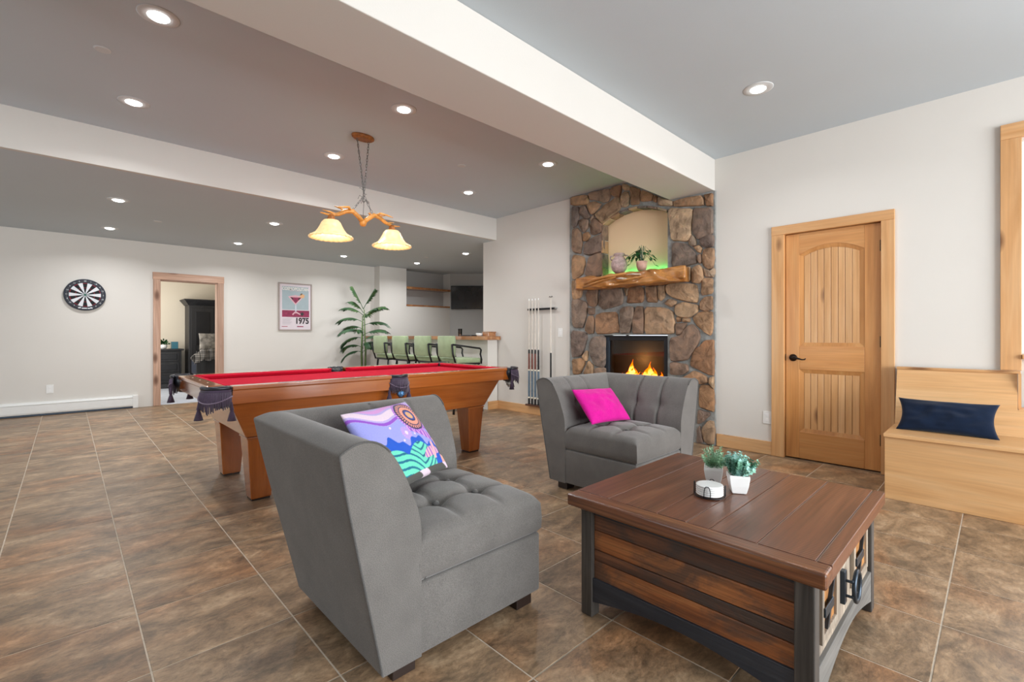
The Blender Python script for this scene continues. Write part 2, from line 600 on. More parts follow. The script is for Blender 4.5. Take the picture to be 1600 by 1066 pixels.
# bar alcove walls
NX0, NX1, YA = 5.38, 6.551, 8.97
tag(wall_cells('wall_alcove', M['wall'], 'y', YA, YA + 0.30, [4.741, NX0, NX1], [0, 1.755, ZL], [(NX0, NX1, 1.755, ZL)]), 'cream wall with the shelf recess behind the bar')
bx('wall_recess_side', (NX1 - .001, YA + .001, 0, NX1 + .1, YA + .30, ZL), M['wall'], kind='structure')
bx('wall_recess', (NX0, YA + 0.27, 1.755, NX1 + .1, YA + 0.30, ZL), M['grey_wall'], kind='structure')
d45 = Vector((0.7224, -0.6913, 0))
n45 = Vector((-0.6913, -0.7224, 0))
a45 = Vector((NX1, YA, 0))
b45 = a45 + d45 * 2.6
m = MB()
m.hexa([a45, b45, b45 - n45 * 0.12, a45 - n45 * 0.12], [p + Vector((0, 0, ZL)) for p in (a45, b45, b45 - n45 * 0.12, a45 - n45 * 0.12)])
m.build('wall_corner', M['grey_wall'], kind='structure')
bx('wall_bar_end', (b45.x - .1, 5.3, 0, b45.x + .05, b45.y + .1, ZL), M['wall'], kind='structure')
bx('wall_bar_side', (XW + 0.2, 5.3, 0, b45.x, 5.42, ZL), M['wall'], kind='structure')

# bedroom behind the doorway
bx('wall_bedroom_back', (0.2, 12.45, 0, 3.6, 12.55, 2.5), M['bed_wall'], kind='structure')
bx('wall_bedroom_left', (0.10, YB + .13, 0, 0.2, 12.55, 2.5), M['bed_wall'], kind='structure')
bx('wall_bedroom_right', (3.6, YB + .13, 0, 3.7, 12.55, 2.5), M['bed_wall'], kind='structure')
bx('ceiling_bedroom', (0.1, YB + .13, 2.5, 3.7, 12.55, 2.56), M['wall'], kind='structure')
bx('floor_bedroom', (0.1, YB + .06, -0.06, 3.7, 12.55, 0.004), M['carpet'], kind='structure')

# ---------------------------------------------------------------- tiled floor
floor = bx('floor', (XL, YF, -0.12, XW + 0.2, YB + 0.06, -0.0015), M['grout'], kind='structure')
tag(floor, 'brown slate look tile floor laid in a square grid')
bx('floor_alcove', (XW + 0.2, 5.3, -0.12, 9.0, 9.3, -0.001), M['tile'], kind='structure')
TS, TX, TY = 0.448, -0.245, 1.048
g = 0.0027


def in_view(x, y):
    c, s = math.cos(HEAD), math.sin(HEAD)
    f, r = x * c + y * s, x * s - y * c
    if f < 0.3: return False
    px, py = 800 + FPX * r / f, 523.5 + FPX * CAM_H / f
    return -25 < px < 1625 and py < 1090


tile_me = None
rest = MB()
ntile = 0
for i in range(-10, 13):
    for j in range(-13, 20):
        x0, y0 = TX + TS * i, TY + TS * j
        x1, y1 = x0 + TS, y0 + TS
        cx0, cy0, cx1, cy1 = max(x0, XL), max(y0, YF), min(x1, XW + 0.02), min(y1, YB + 0.03)
        if cx1 - cx0 < 0.02 or cy1 - cy0 < 0.02: continue
        whole = (cx0, cy0, cx1, cy1) == (x0, y0, x1, y1)
        vis = any(in_view(a, b) for a in (x0, (x0 + x1) / 2, x1) for b in (y0, (y0 + y1) / 2, y1))
        if vis:
            if whole and tile_me:
                o = bpy.data.objects.new('tile', tile_me)
                COL.objects.link(o)
                o.parent = floor
                o.location = Vector(((x0 + x1) / 2, (y0 + y1) / 2, -0.005)) - W[floor]
            else:
                o = bx('tile', (cx0 + g, cy0 + g, -0.010, cx1 - g, cy1 - g, 0), M['tile'], floor, bevel=0.001, seg=1)
                if whole: tile_me = o.data
            ntile += 1
        else:
            rest.box(cx0 + g, cy0 + g, -0.010, cx1 - g, cy1 - g, 0)
rest.build('tile_field', M['tile'], floor, kind='stuff')

# ---------------------------------------------------------------- baseboards, casings, door, window
def board(name, b, mat, parent=None, **kw):
    return bx(name, b, mat, parent, bevel=0.003, **kw)


tag(board('baseboard_right', (XW - 0.018, 3.87, 0.001, XW, 5.255, 0.125), M['pine_y'], kind='structure'), 'pine baseboard below the cue rack')
tag(board('baseboard_door', (XW - 0.018, 1.456, 0.001, XW, 1.965, 0.125), M['pine_y'], kind='structure'), 'pine baseboard between fireplace and door')
tag(board('baseboard_bar', (4.54, 5.252, 0.001, XW - 0.002, 5.268, 0.125), M['pine_x'], kind='structure'), 'short pine baseboard on the bar end')
tag(board('baseboard_back', (2.04, YB - 0.014, 0.001, 4.74, YB, 0.09), M['pink_x'], kind='structure'), 'baseboard under the poster')

dt = empty('trim_3', (4.74, 1.0, 0), kind='structure')
tag(dt, 'knotty pine casing around the arched panel door')
board('casing_board', (XW - 0.026, 1.352, 0.001, XW - 0.001, 1.456, 2.037), M['pine_z'], dt)
board('casing_board', (XW - 0.026, 0.566, 0.001, XW - 0.001, 0.652, 2.037), M['pine_z'], dt)
board('casing_board', (XW - 0.028, 0.566, 2.037, XW - 0.001, 1.456, 2.118), M['pine_y'], dt)
board('jamb', (XW - 0.001, 1.350, 0.001, XW + 0.12, 1.360, 2.045), M['honey_z'], dt)
board('jamb', (XW - 0.001, 0.645, 0.001, XW + 0.12, 0.653, 2.045), M['honey_z'], dt)
board('jamb', (XW - 0.001, 0.653, 2.036, XW + 0.12, 1.350, 2.045), M['honey_y'], dt)
bx('shadow_stop', (XW + 0.075, 0.645, 0.0, XW + 0.09, 1.36, 2.045), M['honey_z'], dt)  # full sheet behind the door, added to keep its gap in shadow

door = empty('door_1', (4.77, 1.0, 0.012), kind='structure')
tag(door, 'closed honey pine door with arched plank panels')
DX0, DX1 = XW + 0.012, XW + 0.052
ya, yb = 0.657, 1.346
pa, pb = 0.764, 1.237           # panel opening
board('stile', (DX0, ya, 0.012, DX1, pa, 2.032), M['honey_z'], door)
board('stile', (DX0, pb, 0.012, DX1, yb, 2.032), M['honey_z'], door)
board('rail', (DX0 + .0005, pa, 0.012, DX1, pb, 0.25), M['honey_y'], door)
board('rail', (DX0 + .0005, pa, 0.81, DX1, pb, 1.02), M['honey_y'], door)
arch = lambda y: 1.838 + 0.075 * (1 - ((y - (pa + pb) / 2) / ((pb - pa) / 2)) ** 2)
ys = [pa + (pb - pa) * k / 20 for k in range(21)]
MB().prism([(y, arch(y)) for y in ys] + [(pb, 2.032), (pa, 2.032)], 'x', DX0 + .0005, DX1).build('rail', M['honey_y'], door)
# sloped moulding round each panel
for (z0, z1, arched) in ((0.25, 0.81, False), (1.02, 1.838, True)):
    w = 0.034
    top = [(y, arch(y) if arched else z1) for y in ys]
    outer = [(pa, z0), (pb, z0)] + top[::-1]
    cy, cz = (pa + pb) / 2, (z0 + z1) / 2
    inn = []
    for (y, z) in outer:
        yy = min(max(y, pa + w), pb - w)
        zz = z0 + w if z == z0 else (arch(yy) - w if arched else z1 - w)
        inn.append((yy, zz))
    n = len(outer)
    vv = [(DX0 + 0.004, *p) for p in outer] + [(DX0 + 0.013, *p) for p in inn] + [(DX1, *p) for p in outer] + [(DX1, *p) for p in inn]
    ff = [(i, (i + 1) % n, n + (i + 1) % n, n + i) for i in range(n)] + [(n + i, n + (i + 1) % n, 3 * n + (i + 1) % n, 3 * n + i) for i in range(n)]
    MB().add(vv, ff).build('panel_moulding', M['honey_z'], door)
    np_ = 8
    pw = (pb - pa - 2 * w) / np_
    for k in range(np_):
        p0, p1 = pa + w + pw * k + 0.0015, pa + w + pw * (k + 1) - 0.0015
        zt = (min(arch(p0), arch(p1)) - w * 0.9) if arched else z1 - w + .002
        m = MB().prism([(p0, z0 + w - .004), (p1, z0 + w - .004), (p1, (arch(p1) - w if arched else zt)), (p0, (arch(p0) - w if arched else zt))], 'x', DX0 + 0.012, DX1 - .004)
        m.build('plank', M['pine_z'], door, bevel=0.002, seg=1)
    bx('panel_back', (DX1 - .006, pa, z0, DX1 - .002, pb, z1 + (.06 if arched else 0)), M['honey_z'], door)
h = MB().lathe([(0.0, 0), (0.032, 0), (0.032, -0.008), (0.018, -0.014), (0.012, -0.045), (0.0, -0.047)], (DX0, 1.285, 0.914), 20, 'x').build('handle', M['bronze'], door, smooth=True)
tag(h, 'dark bronze lever handle')
MB().tube([(DX0 - .04, 1.285, .914), (DX0 - .045, 1.265, .916), (DX0 - .045, 1.235, .908), (DX0 - .045, 1.205, .900), (DX0 - .043, 1.185, .902), (DX0 - .043, 1.178, .912)], [.010, .010, .008, .006, .006, .005], 8).build('lever', M['bronze'], h, smooth=True)
bx('latch_plate', (DX0 - .003, 1.3445, 0.885, DX0 + .02, 1.3505, 0.945), M['bronze'], door)
for z in (0.22, 1.02, 1.80):
    MB().lathe([(0, 0), (.007, 0), (.007, .09), (0, .09)], (DX0 - .004, 0.655, z), 10).build('hinge', M['bronze'], door)
bx('gap_shade_board', (XW + 0.11, 0.64, 0, XW + 0.12, 1.37, 2.05), M['black'], door)  # black sheet added behind the door gap to darken it

# far doorway casing
ft = empty('trim_4', (1.45, YB, 0), kind='structure')
tag(ft, 'rough pinkish pine casing of the bedroom doorway')
bo = lambda b, mt: bx('casing_board', b, mt, ft, bevel=0.004)
bo((0.981, YB - 0.03, 0.001, 1.075, YB - .001, 2.0), M['pink_z'])
bo((1.855, YB - 0.03, 0.001, 1.945, YB - .001, 2.0), M['pink_z'])
bo((0.975, YB - 0.032, 2.0, 1.95, YB - .001, 2.112), M['pink_x'])
board('jamb', (1.062, YB - .001, 0.001, 1.075, YB + .14, 2.0), M['pink_z'], ft)
board('jamb', (1.848, YB - .001, 0.001, 1.860, YB + .14, 2.0), M['pink_z'], ft)
board('jamb', (1.062, YB - .001, 1.985, 1.86, YB + .14, 2.0), M['pink_x'], ft)

# side window
win = empty('window_1', (XW, -0.7, 1.0), kind='structure')
tag(win, 'tall window with knotty pine casing above the bench')
board('casing_board', (XW - 0.028, -0.112, 0.875, XW - .001, -0.010, 2.48), M['pine_z'], win)
board('casing_board', (XW - 0.028, -1.44, 0.875, XW - .001, -1.34, 2.48), M['pine_z'], win)
board('casing_board', (XW - 0.030, -1.44, 2.48, XW - .001, -0.010, 2.585), M['pine_y'], win)
board('window_sill', (XW - 0.05, -1.34, 0.955, XW + .12, -0.113, 0.985), M['pine_y'], win)
for b in ((XW + .06, -1.35, .985, XW + .1, -1.29, 2.47), (XW + .06, -0.16, .985, XW + .1, -0.10, 2.47), (XW + .06, -1.29, .985, XW + .1, -0.16, 1.04), (XW + .06, -1.29, 2.41, XW + .1, -0.16, 2.47)):
    bx('sash', b, M['white'], win, bevel=.004)
gt = NT('window_glass')
tr = gt.n('ShaderNodeBsdfTransparent')
gl = gt.n('ShaderNodeBsdfGlossy')
gl.inputs['Roughness'].default_value = 0.02
mx = gt.n('ShaderNodeMixShader')
fr = gt.n('ShaderNodeFresnel')
fr.inputs[0].default_value = 1.45
gt.l(fr.outputs[0], mx.inputs[0]); gt.l(tr.outputs[0], mx.inputs[1]); gt.l(gl.outputs[0], mx.inputs[2]); gt.l(mx.outputs[0], gt.out.inputs[0])
M['glass'] = gt.m
bx('pane', (XW + .085, -1.29, 1.04, XW + .089, -0.16, 2.41), M['glass'], win)

# ================================================================ stone fireplace
STONES = """3.823,2.895 3.549,2.875 3.532,2.764 3.588,2.754 3.811,2.789|3.544,2.881 3.509,2.899 3.239,2.883 3.211,2.856 3.211,2.781 3.247,2.727 3.321,2.728 3.380,2.761 3.526,2.806|3.202,2.881 3.064,2.883 3.064,2.816 3.095,2.736 3.166,2.771 3.202,2.806|3.056,2.888 3.025,2.894 2.949,2.843 2.956,2.798 3.017,2.808 3.053,2.840|3.017,2.799 2.972,2.782 2.949,2.711 2.964,2.628 3.010,2.611 3.056,2.627 3.079,2.679 3.064,2.776|2.949,2.823 2.919,2.836 2.815,2.780 2.818,2.683 2.830,2.610 2.934,2.622 2.941,2.709|2.808,2.772 2.638,2.676 2.666,2.619 2.722,2.624 2.786,2.631 2.813,2.643|2.631,2.668 2.601,2.649 2.614,2.583 2.652,2.610|2.597,2.646 2.419,2.561 2.419,2.506 2.590,2.549|3.811,2.778 3.696,2.755 3.678,2.664 3.715,2.526 3.779,2.493 3.811,2.542|3.669,2.749 3.588,2.744 3.553,2.669 3.509,2.590 3.570,2.565 3.633,2.612 3.678,2.664|3.570,2.772 3.448,2.773 3.346,2.720 3.380,2.678 3.448,2.621 3.500,2.616 3.544,2.681|3.440,2.605 3.296,2.696 3.119,2.761 3.087,2.734 3.064,2.628 3.103,2.582 3.313,2.485 3.346,2.483 3.414,2.558|3.678,2.577 3.615,2.588 3.539,2.559 3.544,2.468 3.597,2.412 3.642,2.434 3.682,2.520|3.518,2.563 3.457,2.615 3.445,2.578 3.509,2.533|3.526,2.500 3.448,2.571 3.330,2.474 3.330,2.377 3.457,2.355 3.509,2.377|3.789,2.480 3.715,2.489 3.651,2.414 3.633,2.281 3.660,2.148 3.779,2.185 3.804,2.306|3.624,2.395 3.544,2.411 3.509,2.349 3.570,2.294 3.624,2.309|3.615,2.264 3.500,2.319 3.363,2.354 3.321,2.347 3.321,2.140 3.518,2.109 3.615,2.142|3.807,2.100 3.770,2.154 3.606,2.105 3.588,2.017 3.624,1.892 3.761,1.832 3.798,1.849|3.597,1.860 3.544,2.041 3.518,2.094 3.330,2.127 3.321,1.835|3.798,1.820 3.696,1.819 3.633,1.705 3.660,1.592 3.789,1.570|2.406,2.558 2.118,2.557 2.084,2.515 2.082,2.442 2.403,2.494|2.084,2.555 1.989,2.554 1.989,2.420 2.058,2.434 2.070,2.500|2.469,2.497 2.196,2.434 2.202,2.350 2.220,2.222 2.214,2.150 2.251,2.102 2.436,2.135 2.456,2.310|2.184,2.441 1.991,2.409 1.989,2.150 2.012,2.130 2.153,2.108 2.196,2.183 2.204,2.267|2.239,2.106 2.202,2.166 2.159,2.083 2.166,2.048 2.208,2.042 2.239,2.070|2.123,2.101 2.070,2.128 1.989,2.133 1.972,2.078 1.989,2.012 2.070,2.012 2.112,2.046|2.190,2.034 2.135,2.050 2.100,2.010 2.118,1.965 2.147,1.975|2.088,1.991 2.035,2.007 1.972,1.992 1.972,1.884 1.989,1.794 2.041,1.788 2.088,1.839 2.100,1.922|2.429,2.097 2.384,2.115 2.289,2.089 2.226,2.039 2.172,1.978 2.153,1.905 2.159,1.859 2.270,1.841 2.436,1.859|2.141,1.945 2.112,1.953 2.103,1.876 2.123,1.855 2.151,1.893|2.202,1.816 2.129,1.844 2.100,1.805 2.084,1.699 2.129,1.650 2.208,1.668|2.088,1.804 2.058,1.789 2.000,1.772 1.972,1.803 1.972,1.717 1.989,1.702 2.070,1.715|2.314,1.833 2.220,1.830 2.220,1.687 2.314,1.695|2.106,1.689 2.082,1.704 1.989,1.690 1.989,1.541 2.112,1.526|2.502,1.655 2.416,1.685 2.159,1.646 2.141,1.551 2.147,1.457 2.202,1.454 2.416,1.520 2.489,1.573|3.570,1.829 3.346,1.837 3.072,1.819 2.772,1.811 2.772,1.669 3.041,1.683 3.346,1.699 3.570,1.729|2.758,1.809 2.326,1.817 2.326,1.690 2.522,1.663 2.758,1.674|3.798,1.579 3.715,1.586 3.562,1.530 3.562,1.395 3.615,1.231 3.633,1.213 3.789,1.219 3.807,1.432|3.579,1.624 3.544,1.686 3.397,1.690 3.397,1.515 3.440,1.468 3.526,1.479 3.562,1.552|3.346,1.700 3.056,1.678 3.033,1.590 3.048,1.484 3.182,1.450 3.321,1.428 3.388,1.487 3.372,1.583|3.033,1.677 2.964,1.672 2.979,1.587 3.002,1.568|2.952,1.677 2.772,1.664 2.772,1.509 2.801,1.485 2.994,1.488 2.979,1.573|2.751,1.669 2.617,1.659 2.603,1.563 2.603,1.475 2.729,1.488 2.743,1.572|2.601,1.664 2.509,1.657 2.509,1.533 2.562,1.492 2.592,1.525|2.515,1.458 2.469,1.512 2.378,1.482 2.384,1.452 2.436,1.420|2.390,1.440 2.301,1.470 2.141,1.429 2.141,1.364 2.226,1.299 2.352,1.307 2.403,1.367|2.123,1.451 2.070,1.507 1.995,1.514 1.991,1.376 2.070,1.361 2.123,1.381|2.202,1.301 2.129,1.358 1.995,1.359 1.989,1.249 2.000,1.134 2.024,1.111 2.118,1.181 2.184,1.253|3.535,1.458 3.445,1.461 3.445,1.377 3.526,1.372|3.597,1.181 3.544,1.351 3.474,1.363 3.448,1.306 3.462,1.138 3.535,1.131|3.440,1.362 3.346,1.394 3.119,1.393 3.087,1.150 3.231,1.134 3.431,1.131|3.079,1.412 3.025,1.450 2.896,1.444 2.896,1.320 2.949,1.143 3.079,1.137|2.859,1.449 2.772,1.439 2.772,1.149 2.786,1.134 2.911,1.134 2.919,1.281 2.889,1.372|2.755,1.438 2.535,1.422 2.416,1.368 2.397,1.257 2.403,1.141 2.456,1.129 2.603,1.133 2.755,1.136|2.384,1.312 2.326,1.304 2.333,1.262 2.378,1.257|2.307,1.298 2.226,1.290 2.233,1.254 2.314,1.258|2.390,1.245 2.257,1.249 2.301,1.159 2.339,1.123 2.384,1.117|2.452,1.086 2.326,1.117 2.276,1.195 2.202,1.236 2.129,1.158 2.118,1.088 2.178,0.969 2.251,0.860 2.365,0.837 2.449,0.846|2.220,0.861 2.178,0.969 2.070,1.065 1.961,1.071 1.949,0.952 1.961,0.711 2.024,0.713 2.141,0.764 2.226,0.801|3.807,1.182 3.579,1.152 3.553,1.081 3.642,0.864 3.696,0.848 3.798,0.830|3.518,1.038 3.474,1.095 3.330,1.117 3.296,1.082 3.296,0.778 3.330,0.715 3.448,0.744 3.509,0.854 3.532,0.953|3.633,0.850 3.570,0.924 3.544,0.910 3.562,0.795 3.597,0.794|3.807,0.807 3.633,0.828 3.588,0.766 3.660,0.632 3.789,0.610|3.624,0.627 3.535,0.803 3.465,0.743 3.469,0.618|3.448,0.708 3.296,0.723 3.296,0.599 3.445,0.575|2.449,0.816 2.416,0.832 2.257,0.812 2.245,0.741 2.326,0.694 2.449,0.693|2.352,0.650 2.239,0.705 2.184,0.750 2.053,0.694 2.041,0.637 2.100,0.609 2.214,0.636|2.024,0.684 1.955,0.706 1.949,0.575 2.012,0.604 2.029,0.637|2.126,0.598 2.027,0.611 1.964,0.558 1.973,0.345 2.027,0.353 2.134,0.375|2.141,0.354 2.022,0.334 2.022,0.300 2.086,0.233 2.151,0.194|2.106,0.161 2.036,0.249 1.964,0.249 1.954,0.020 2.036,0.001 2.081,0.037|2.156,0.144 2.126,0.188 2.106,0.112 2.086,0.017 2.161,0.004|2.300,0.000 2.605,0.000 2.572,0.135 2.300,0.149|2.300,0.149 2.572,0.135 2.606,0.373 2.300,0.308|2.300,0.308 2.606,0.373 2.662,0.530 2.300,0.530|2.605,0.000 2.987,0.000 2.911,0.173 2.572,0.135|2.572,0.135 2.911,0.173 2.919,0.314 2.606,0.373|2.606,0.373 2.919,0.314 2.895,0.530 2.662,0.530|2.987,0.000 3.210,0.000 3.310,0.196 2.911,0.173|2.911,0.173 3.310,0.196 3.293,0.364 2.919,0.314|2.919,0.314 3.293,0.364 3.207,0.530 2.895,0.530|3.210,0.000 3.523,0.000 3.568,0.189 3.310,0.196|3.310,0.196 3.568,0.189 3.600,0.370 3.293,0.364|3.293,0.364 3.600,0.370 3.492,0.530 3.207,0.530|3.523,0.000 3.800,0.000 3.800,0.178 3.568,0.189|3.568,0.189 3.800,0.178 3.800,0.354 3.600,0.370|3.600,0.370 3.800,0.354 3.800,0.530 3.492,0.530"""
SX = 4.695                       # face of the stones
fp = empty('fireplace', (4.72, 2.9, 0))
tag(fp, 'floor to ceiling fieldstone fireplace with an arched niche', 'fireplace')
# mortar bed with the two openings
na = lambda y: 2.465 + 0.115 * (1 - ((y - (NY0 + NY1) / 2) / ((NY1 - NY0) / 2)) ** 2)
MZ0, MZ1 = 1.80, 2.62
mb = MB()
bedx = (4.722, XW - .001)
for (y0, y1, z0, z1) in ((1.975, NY0, 0.002, 2.578), (NY1, 3.85, 0.002, ZC), (NY0, NY1, 0.002, .42), (NY0, NY1, 1.118, MZ0), (2.459, NY1, 2.62, ZC)):
    mb.box(bedx[0], y0, z0, bedx[1], y1, z1)
yy = [NY0 + (NY1 - NY0) * k / 24 for k in range(25)]
mb.prism([(y, na(y)) for y in yy] + [(NY1, 2.62), (NY0, 2.62)], 'x', *bedx)
mb.build('mortar_bed', M['mortar'], fp)


def stone_ring(pts, c):
    out = []
    n = len(pts)
    for i in range(n):
        a, b, d = pts[i - 1], pts[i], pts[(i + 1) % n]
        q = [b + (a - b) * .13, b + (d - b) * .13]
        L = (d - b).length
        if L > .07: q.append(b + (d - b) * random.uniform(.42, .58) + Vector((random.uniform(-1, 1), random.uniform(-1, 1))) * min(.006, L * .05))
        out += q
    return [Vector(p) for p in out]


random.seed(11)
for st in STONES.split('|'):
    pts = [Vector(tuple(map(float, p.split(',')))) for p in st.split()]
    c = sum(pts, Vector((0, 0))) / len(pts)
    pts = [Vector((min(max(p.x, 1.978), 3.85), min(max(p.y, 0.003), ZC - .004))) for p in pts]
    ring = stone_ring(pts, c)
    ins = lambda d: [p + (c - p).normalized() * min(d, (c - p).length * .5) for p in ring]
    dep = random.uniform(-0.012, 0.010)
    r0, r1, r2 = ins(-0.004), ins(-0.001), ins(0.009)
    n = len(ring)
    vv = [(XW - .012, *p) for p in r0] + [(SX + .009 + dep, *p) for p in r1]
    tx, tz = random.uniform(-.05, .05), random.uniform(-.05, .05)
    for p in r2:
        vv.append((SX + dep + random.uniform(-.004, .004) + tx * (p.x - c.x) + tz * (p.y - c.y), *p))
    r3 = [p + (c - p) * .5 for p in r2]
    for p in r3:
        vv.append((SX + dep - .006 + random.uniform(-.005, .005) + tx * (p.x - c.x) + tz * (p.y - c.y), *p))
    vv.append((SX + dep - .008, *c))
    ff = []
    for k in range(3):
        ff += [(k * n + i, k * n + (i + 1) % n, (k + 1) * n + (i + 1) % n, (k + 1) * n + i) for i in range(n)]
    ff += [(3 * n + i, 3 * n + (i + 1) % n, 4 * n) for i in range(n)]
    smooth_by_angle(MB().add(vv, ff).build('stone', M['stone'], fp), .55)
# thin stones lining the arch and the left jamb of the niche
for k in range(7):
    y0, y1 = NY0 + (NY1 - NY0) * k / 7 + .004, NY0 + (NY1 - NY0) * (k + 1) / 7 - .004
    if y0 > NY1: break
    m = MB().hexa([(4.70, y0, na(y0) - .012), (4.82, y0, na(y0) - .012), (4.82, y1, na(y1) - .012), (4.70, y1, na(y1) - .012)],
                  [(4.70, y0, na(y0) + .014), (4.82, y0, na(y0) + .014), (4.82, y1, na(y1) + .014), (4.70, y1, na(y1) + .014)])
    m.build('stone', M['stone'], fp, bevel=.006)
for (z0, z1) in ((1.83, 1.93), (1.935, 2.11), (2.115, 2.27), (2.275, 2.455)):
    bx('stone', (4.70, NY1 - .012, z0, 4.82, NY1 + .012, z1), M['stone'], fp, bevel=.006)
# niche lining
m = MB()
m.box(4.825, NY0 - .06, MZ0, 4.84, NY1 + .06, 2.66)
m.box(XW, NY0 - .06, MZ0, 4.83, NY0 - .012, 2.62)
m.box(XW, NY1 + .013, MZ0, 4.83, NY1 + .06, 2.62)
m.build('niche_lining', M['niche'], fp)
bx('niche_shelf', (4.705, NY0 - .02, 1.80, 4.83, NY1 + .02, 1.815), M['niche'], fp)

# fire insert
M['soot'] = plain('soot_black', (.012, .010, .009), .95)
fb = bx('firebox', (4.925, FY0, .44, 4.945, FY1, 1.10), M['soot'], fp)
tag(fb, 'black fire insert with glass front and burning flames')
bx('firebox_side', (XW - .02, FY1 - .012, .44, 4.945, FY1, 1.10), M['black'], fb)
bx('firebox_side', (XW - .02, FY0, .44, 4.945, FY0 + .012, 1.10), M['black'], fb)
bx('firebox_floor', (XW - .02, FY0, .43, 4.945, FY1, .45), M['black'], fb)
bx('firebox_top', (XW - .02, FY0, 1.095, 4.945, FY1, 1.112), M['black'], fb)
for b in ((4.735, FY1 - .075, .45, 4.775, FY1 - .012, 1.096), (4.735, FY0 + .012, .45, 4.775, FY0 + .05, 1.096), (4.737, FY0 + .05, 1.055, 4.775, FY1 - .075, 1.096), (4.737, FY0 + .05, .45, 4.775, FY1 - .075, .52)):
    bx('frame_bar', b, M['iron'] if b[1] > 3 else M['black'], fb, bevel=.004)
M['fire_glass'] = gt.m
bx('glass_pane', (4.765, FY0 + .05, .52, 4.769, FY1 - .075, 1.055), M['glass'], fb)
lg = wood('charred_log', [(0.3, (0.01, 0.008, 0.007)), (0.6, (0.06, 0.03, 0.02)), (0.8, (0.12, 0.07, 0.05))], 'y', 0.9)
for (y0, y1, x, z, r) in ((2.62, 3.16, 4.87, .52, .045), (2.66, 3.12, 4.83, .51, .04), (2.70, 3.10, 4.85, .58, .04)):
    MB().tube([(x, y0, z), (x + .01, (y0 + y1) / 2, z + .012), (x - .01, y1, z)], [r * .9, r, r * .85], 10).build('log', lg, fb, smooth=True)
ft_ = NT('flame')
tcn = ft_.n('ShaderNodeTexCoord')
sep = ft_.n('ShaderNodeSeparateXYZ')
ft_.l(tcn.outputs['Generated'], sep.inputs[0])
nz = ft_.noise(ft_.coords((1, 1, .5)), 16, 3, .5)
ad = ft_.n('ShaderNodeMath', operation='MULTIPLY_ADD')
ft_.l(nz, ad.inputs[0]); ad.inputs[1].default_value = .5; ft_.l(sep.outputs[2], ad.inputs[2])
fc = ft_.ramp([(0.25, (1, .78, .36)), (.6, (1, .52, .10)), (.9, (1, .28, .03)), (1.0, (.7, .08, .0))], ad.outputs[0])
em = ft_.n('ShaderNodeEmission')
em.inputs[1].default_value = 4.0
ft_.l(fc, em.inputs[0])
lw = ft_.n('ShaderNodeLayerWeight')
lw.inputs[0].default_value = .35
tr = ft_.n('ShaderNodeBsdfTransparent')
mx = ft_.n('ShaderNodeMixShader')
ft_.l(ft_.ramp([(.45, (0, 0, 0)), (.95, (1, 1, 1))], lw.outputs[1]), mx.inputs[0])
ft_.l(em.outputs[0], mx.inputs[1]); ft_.l(tr.outputs[0], mx.inputs[2]); ft_.l(mx.outputs[0], ft_.out.inputs[0])
M['flame'] = ft_.m
random.seed(5)
for (y, hgt, w, x) in ((3.13, .13, .045, 4.85), (3.06, .17, .05, 4.87), (2.985, .30, .055, 4.85), (2.95, .20, .05, 4.82), (2.89, .15, .05, 4.87), (2.84, .19, .045, 4.84), (2.775, .28, .05, 4.86), (2.72, .20, .05, 4.84), (2.66, .17, .045, 4.86), (2.61, .10, .04, 4.84), (2.92, .16, .06, 4.80), (3.02, .22, .055, 4.83), (2.80, .23, .06, 4.82), (2.69, .22, .05, 4.82), (2.86, .13, .06, 4.81), (3.10, .12, .05, 4.82)):
    prof, sp = [], []
    a1, a2 = random.uniform(0, 6), random.uniform(-.03, .03)
    for k in range(13):
        t = k / 12
        sp.append((x + .01 * math.sin(5 * t + a1), y + (.022 * math.sin(6 * t + a1) + a2 * t) * (.3 + t), .53 + hgt * t))
        prof.append(max(.001, w * (math.sin(PI * min(1, (t * .9 + .14))) ** 1.1) * (1 - t) ** .35))
    MB().tube(sp, prof, 10).build('flame', M['flame'], fb, smooth=True)
pl = bpy.data.lights.new('fire_glow', 'POINT')
pl.energy = 5; pl.color = (1, .45, .12); pl.shadow_soft_size = .08
po = bpy.data.objects.new('fire_glow', pl); COL.objects.link(po); po.location = (4.84, 2.88, .84)

# green LED strip lying at the back of the niche shelf
led = bx('led_strip', (4.800, NY0 + .01, 1.816, 4.812, NY1 - .03, 1.824), emit('led_green', (.02, 1, .18), 6.0))
tag(led, 'glowing green light strip behind the vase in the niche', 'light strip')
area('led_glow', (4.772, (NY0 + NY1) / 2, 1.832), (1, 0, .12), .80, .015, .6, (.03, 1, .25))

# ================================================================ upholstered corner chairs
CS = 0.725
PROF = [(0.14, 0.30), (0.14, 0.44), (0.132, 0.515), (0.10, 0.607), (0.06, 0.697), (0.02, 0.762), (-0.028, 0.795), (-0.085, 0.797), (-0.132, 0.772), (-0.137, 0.766), (-0.136, 0.755),
        (-0.118, 0.65), (-0.09, 0.50), (-0.055, 0.33), (-0.02, 0.16), (0.0, 0.055)]


def bump_g(d, w):
    return math.exp(-(d / w) ** 2)


